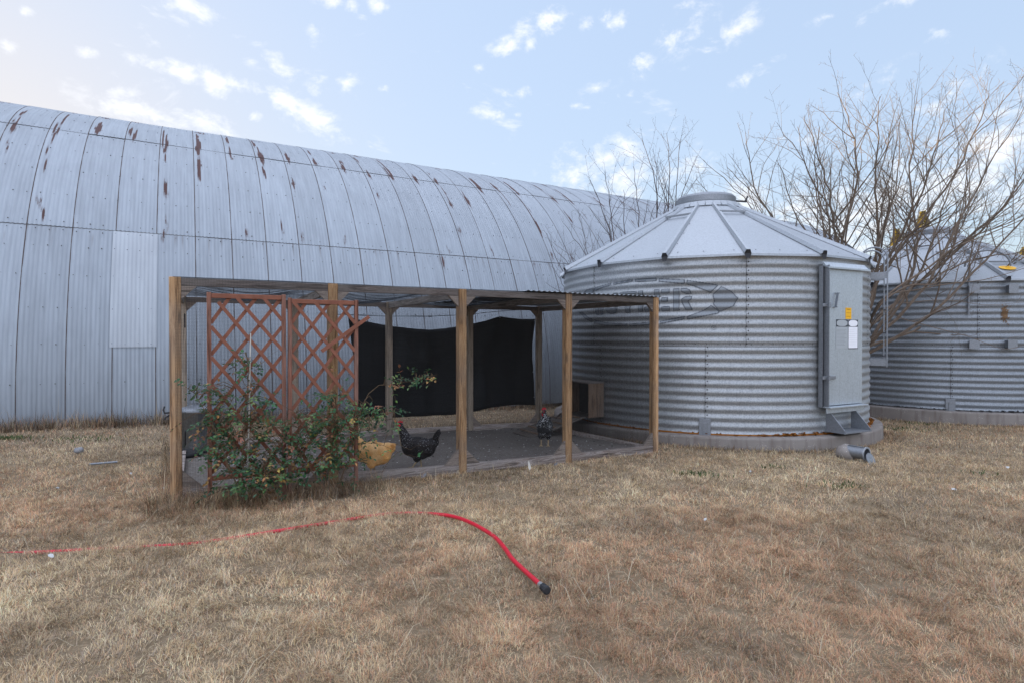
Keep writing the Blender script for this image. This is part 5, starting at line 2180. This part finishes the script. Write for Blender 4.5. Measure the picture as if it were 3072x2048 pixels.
# ------------------------------------------------------------------ grass
def build_grass():
    rs = np.random.RandomState(17)
    X, Y, LEN, WID, LEAN, KIND = [], [], [], [], [], []

    def scatter(n, ymin, ymax, spread=1.06):
        # even over the ground inside a wedge a little wider than the view
        y = np.sqrt(rs.uniform(ymin ** 2, ymax ** 2, n))
        x = rs.uniform(-1, 1, n) * (y * .93 + 2.2)
        return x, y

    bands = [(560000, 1.3, 3.2, .034, .0022), (560000, 3.2, 5.2, .038, .0030), (340000, 5.2, 8.0, .045, .0042), (175000, 8.0, 12.5, .058, .0065), (70000, 12.5, 20.0, .07, .010)]
    for n, a, b, L, W in bands:
        x, y = scatter(n, a, b)
        cl = fbm(x * 9, y * 9, 2)
        keep = rs.uniform(0, 1, n) < .02 + 1.5 * np.clip(cl - .12, 0, 1)
        x, y, cl = x[keep], y[keep], cl[keep]
        X.append(x); Y.append(y)
        LEN.append(L * .80 * rs.gamma(3.2, 1 / 3.2, len(x)) * (.5 + 1.0 * cl))
        WID.append(W * rs.uniform(.6, 1.3, len(x)))
        LEAN.append(np.clip(rs.normal(1.16, .38, len(x)), .05, 1.52))
        KIND.append(np.zeros(len(x)))

    def patch(n, t0, t1, n0, n1, L, W, lean, kind=1):
        t = rs.uniform(t0, t1, n); m = rs.uniform(n0, n1, n)
        x = t * cu - m * su; y = t * su + m * cu
        cl = fbm(x * 5, y * 5, 31)
        k = rs.uniform(0, 1, n) < np.clip((cl - .28) * 2.6, 0, 1)
        x, y = x[k], y[k]
        X.append(x); Y.append(y)
        LEN.append(L * rs.gamma(6, 1 / 6, len(x)))
        WID.append(np.full(len(x), W) * rs.uniform(.6, 1.3, len(x)))
        LEAN.append(np.clip(rs.normal(lean, .35, len(x)), .05, 1.5))
        KIND.append(np.full(len(x), kind))
    # rough tufts round the trellis and the corner post, along the sills, at the barn foot, round the pads
    patch(8000, -.15, 1.75, 5.42, 5.93, .135, .0026, .95)
    patch(2500, -.3, .3, 5.45, 6.0, .13, .0026, .9)
    patch(2500, -.25, -.10, 5.9, 9.0, .14, .0038, .7)
    patch(3000, 1.7, 5.8, 5.76, 5.94, .050, .0034, .8)
    patch(13000, -5.5, 1.6, 11.75, 12.25, .20, .0062, .6)
    patch(7000, 1.4, 8, 11.6, 12.25, .14, .0075, .6)
    patch(5000, -.3, 5.9, 9.0, 9.6, .10, .006, .6)
    for C, n in ((B1, 5200), (B2, 5200)):
        a = rs.uniform(-1.9, 1.9, n) + math.atan2(-C.y, -C.x)
        r = BIN_R + .22 + np.abs(rs.normal(0, .10, n))
        X.append(C.x + r * np.cos(a)); Y.append(C.y + r * np.sin(a))
        LEN.append(.052 * rs.gamma(6, 1 / 6, n)); WID.append(np.full(n, .0050)); LEAN.append(np.clip(rs.normal(.7, .3, n), .05, 1.5)); KIND.append(np.full(n, 1))
    # long loose straws lying flat
    n = 900
    x, y = scatter(n, 1.6, 8)
    X.append(x); Y.append(y); LEN.append(rs.uniform(.12, .34, n)); WID.append(np.full(n, .0032)); LEAN.append(np.full(n, 1.50)); KIND.append(np.full(n, 2))
    # green weeds
    for (px, py, c, r) in ((30, 1314, 260, .16), (240, 1318, 180, .3), (2680, 1285, 260, .35), (2920, 1262, 260, .3), (2110, 1425, 60, .12), (2060, 1420, 50, .1), (2520, 1455, 90, .16), (1900, 1335, 60, .14), (2940, 1420, 40, .1), (2320, 1400, 40, .1), (2760, 1270, 120, .3)):
        p = on_ground(px, py)
        X.append(p.x + rs.normal(0, r, c)); Y.append(p.y + rs.normal(0, r * .6, c))
        c_ = c; LEN.append(rs.uniform(.03, .075, c)); WID.append(np.full(c, .011)); LEAN.append(np.clip(rs.normal(.8, .3, c), .1, 1.4)); KIND.append(np.full(c, 3))
    X, Y, LEN, WID, LEAN, KIND = [np.concatenate(v) for v in (X, Y, LEN, WID, LEAN, KIND)]
    # keep off the dirt floor, the pads and out of the barn
    t = X * cu + Y * su; n_ = -X * su + Y * cu
    edge = .07 * (fbm(t * 6, n_ * 6, 4) - .5)
    inside_run = (t > -.02 + edge) & (t < 5.70 + edge) & (n_ > FN - .0 + edge * .6) & (n_ < RN + .06)
    few = rs.uniform(0, 1, len(X)) < .006
    ok = ~inside_run | (few & (n_ < FN + .5) & (KIND == 0))
    for C in (B1, B2): ok &= np.hypot(X - C.x, Y - C.y) > BIN_R + .215
    ok &= (n_ < BARN_N - .02) | (t > 25.6)
    # right of the run, under the box: sparse
    X, Y, LEN, WID, LEAN, KIND, t, n_ = [v[ok] for v in (X, Y, LEN, WID, LEAN, KIND, t, n_)]
    N = len(X)
    Z = gz(X, Y) - .004
    az = rs.normal(0, 1.1, N) + fbm(X * 4.5, Y * 4.5, 77) * 16
    Z = np.where(KIND == 2, Z + .03 + rs.uniform(0, .015, N), Z)
    dx, dy = np.cos(az), np.sin(az)
    sx, sy = -dy, dx
    # bend: first half leans less than the second
    l1, l2 = LEAN * .6, np.clip(LEAN * 1.25, 0, 1.62)
    hx1 = np.sin(l1) * LEN * .5; hz1 = np.cos(l1) * LEN * .5
    hx2 = hx1 + np.sin(l2) * LEN * .5; hz2 = hz1 + np.cos(l2) * LEN * .5
    w = WID / 2
    V = np.empty((N, 5, 3), dtype=np.float32)
    V[:, 0] = np.stack([X - sx * w, Y - sy * w, Z], 1)
    V[:, 1] = np.stack([X + sx * w, Y + sy * w, Z], 1)
    V[:, 2] = np.stack([X + dx * hx1 + sx * w * .8, Y + dy * hx1 + sy * w * .8, Z + hz1], 1)
    V[:, 3] = np.stack([X + dx * hx1 - sx * w * .8, Y + dy * hx1 - sy * w * .8, Z + hz1], 1)
    V[:, 4] = np.stack([X + dx * hx2, Y + dy * hx2, Z + hz2], 1)
    k = np.arange(N, dtype=np.int32) * 5
    Q = np.stack([k, k + 1, k + 2, k + 3], 1)
    T = np.stack([k + 3, k + 2, k + 4], 1)
    # colours: straw, pale, tan, reddish, grey
    pal = np.array([(.62, .455, .27), (.72, .585, .39), (.53, .365, .215), (.56, .315, .19), (.385, .32, .25), (.20, .142, .096)])
    red = np.clip((fbm(X * .55 + 3, Y * .55, 61) - .40) * 3.2 + .10 * (X > 0) + np.clip((4.6 - Y) * .15, -.3, .4), 0, 1)
    pale = np.clip((fbm(X * .7 + 20, Y * .7, 62) - .42) * 3.0 + np.clip((-X) * .05, -.1, .2), 0, 1)
    dark = np.clip((fbm(X * 1.1 + 9, Y * 1.1, 63) - .54) * 5, 0, 1)
    far = np.clip((n_ - 8.2) * .5, 0, 1) * 1.3
    wts = np.stack([.32 + .1 * pale, .20 + .75 * pale * (1 - red), .30 + 0 * red, .06 + .75 * red, .16 + .35 * dark + far * .5, .07 + .30 * dark + far * .6], 1)
    wts /= wts.sum(1, keepdims=True)
    cum = wts.cumsum(1)
    u = rs.uniform(0, 1, N)[:, None]
    idx = np.minimum((u > cum).sum(1), 5)
    C = pal[idx] * rs.uniform(.62, 1.28, (N, 1)) * ((.62 + .72 * fbm(X * 2.6, Y * 2.6, 91)) * (.72 + .56 * fbm(X * .8 + 5, Y * 1.1, 92)))[:, None] * rs.uniform(.95, 1.05, (N, 3))
    tall = KIND == 1
    C[tall] = C[tall] * np.where(rs.uniform(0, 1, tall.sum()) < .45, .42, .86)[:, None]
    gr = KIND == 3
    C[gr] = np.array((.075, .11, .04)) * rs.uniform(.6, 1.4, (gr.sum(), 1))
    st = KIND == 2
    C[st] = np.array((.58, .50, .36)) * rs.uniform(.7, 1.1, (st.sum(), 1))
    col = np.repeat(np.clip(C, 0, .9)[:, None, :], 5, 1)
    col[:, 0:2] *= .85           # blades are darker at the foot
    o = mesh_np('grass', V.reshape(-1, 3), Q, T, M['grass'], None, col.reshape(-1, 3))
    tag(o, 'short dormant straw coloured lawn grass with rough tufts', 'grass', kind='stuff')


build_grass()
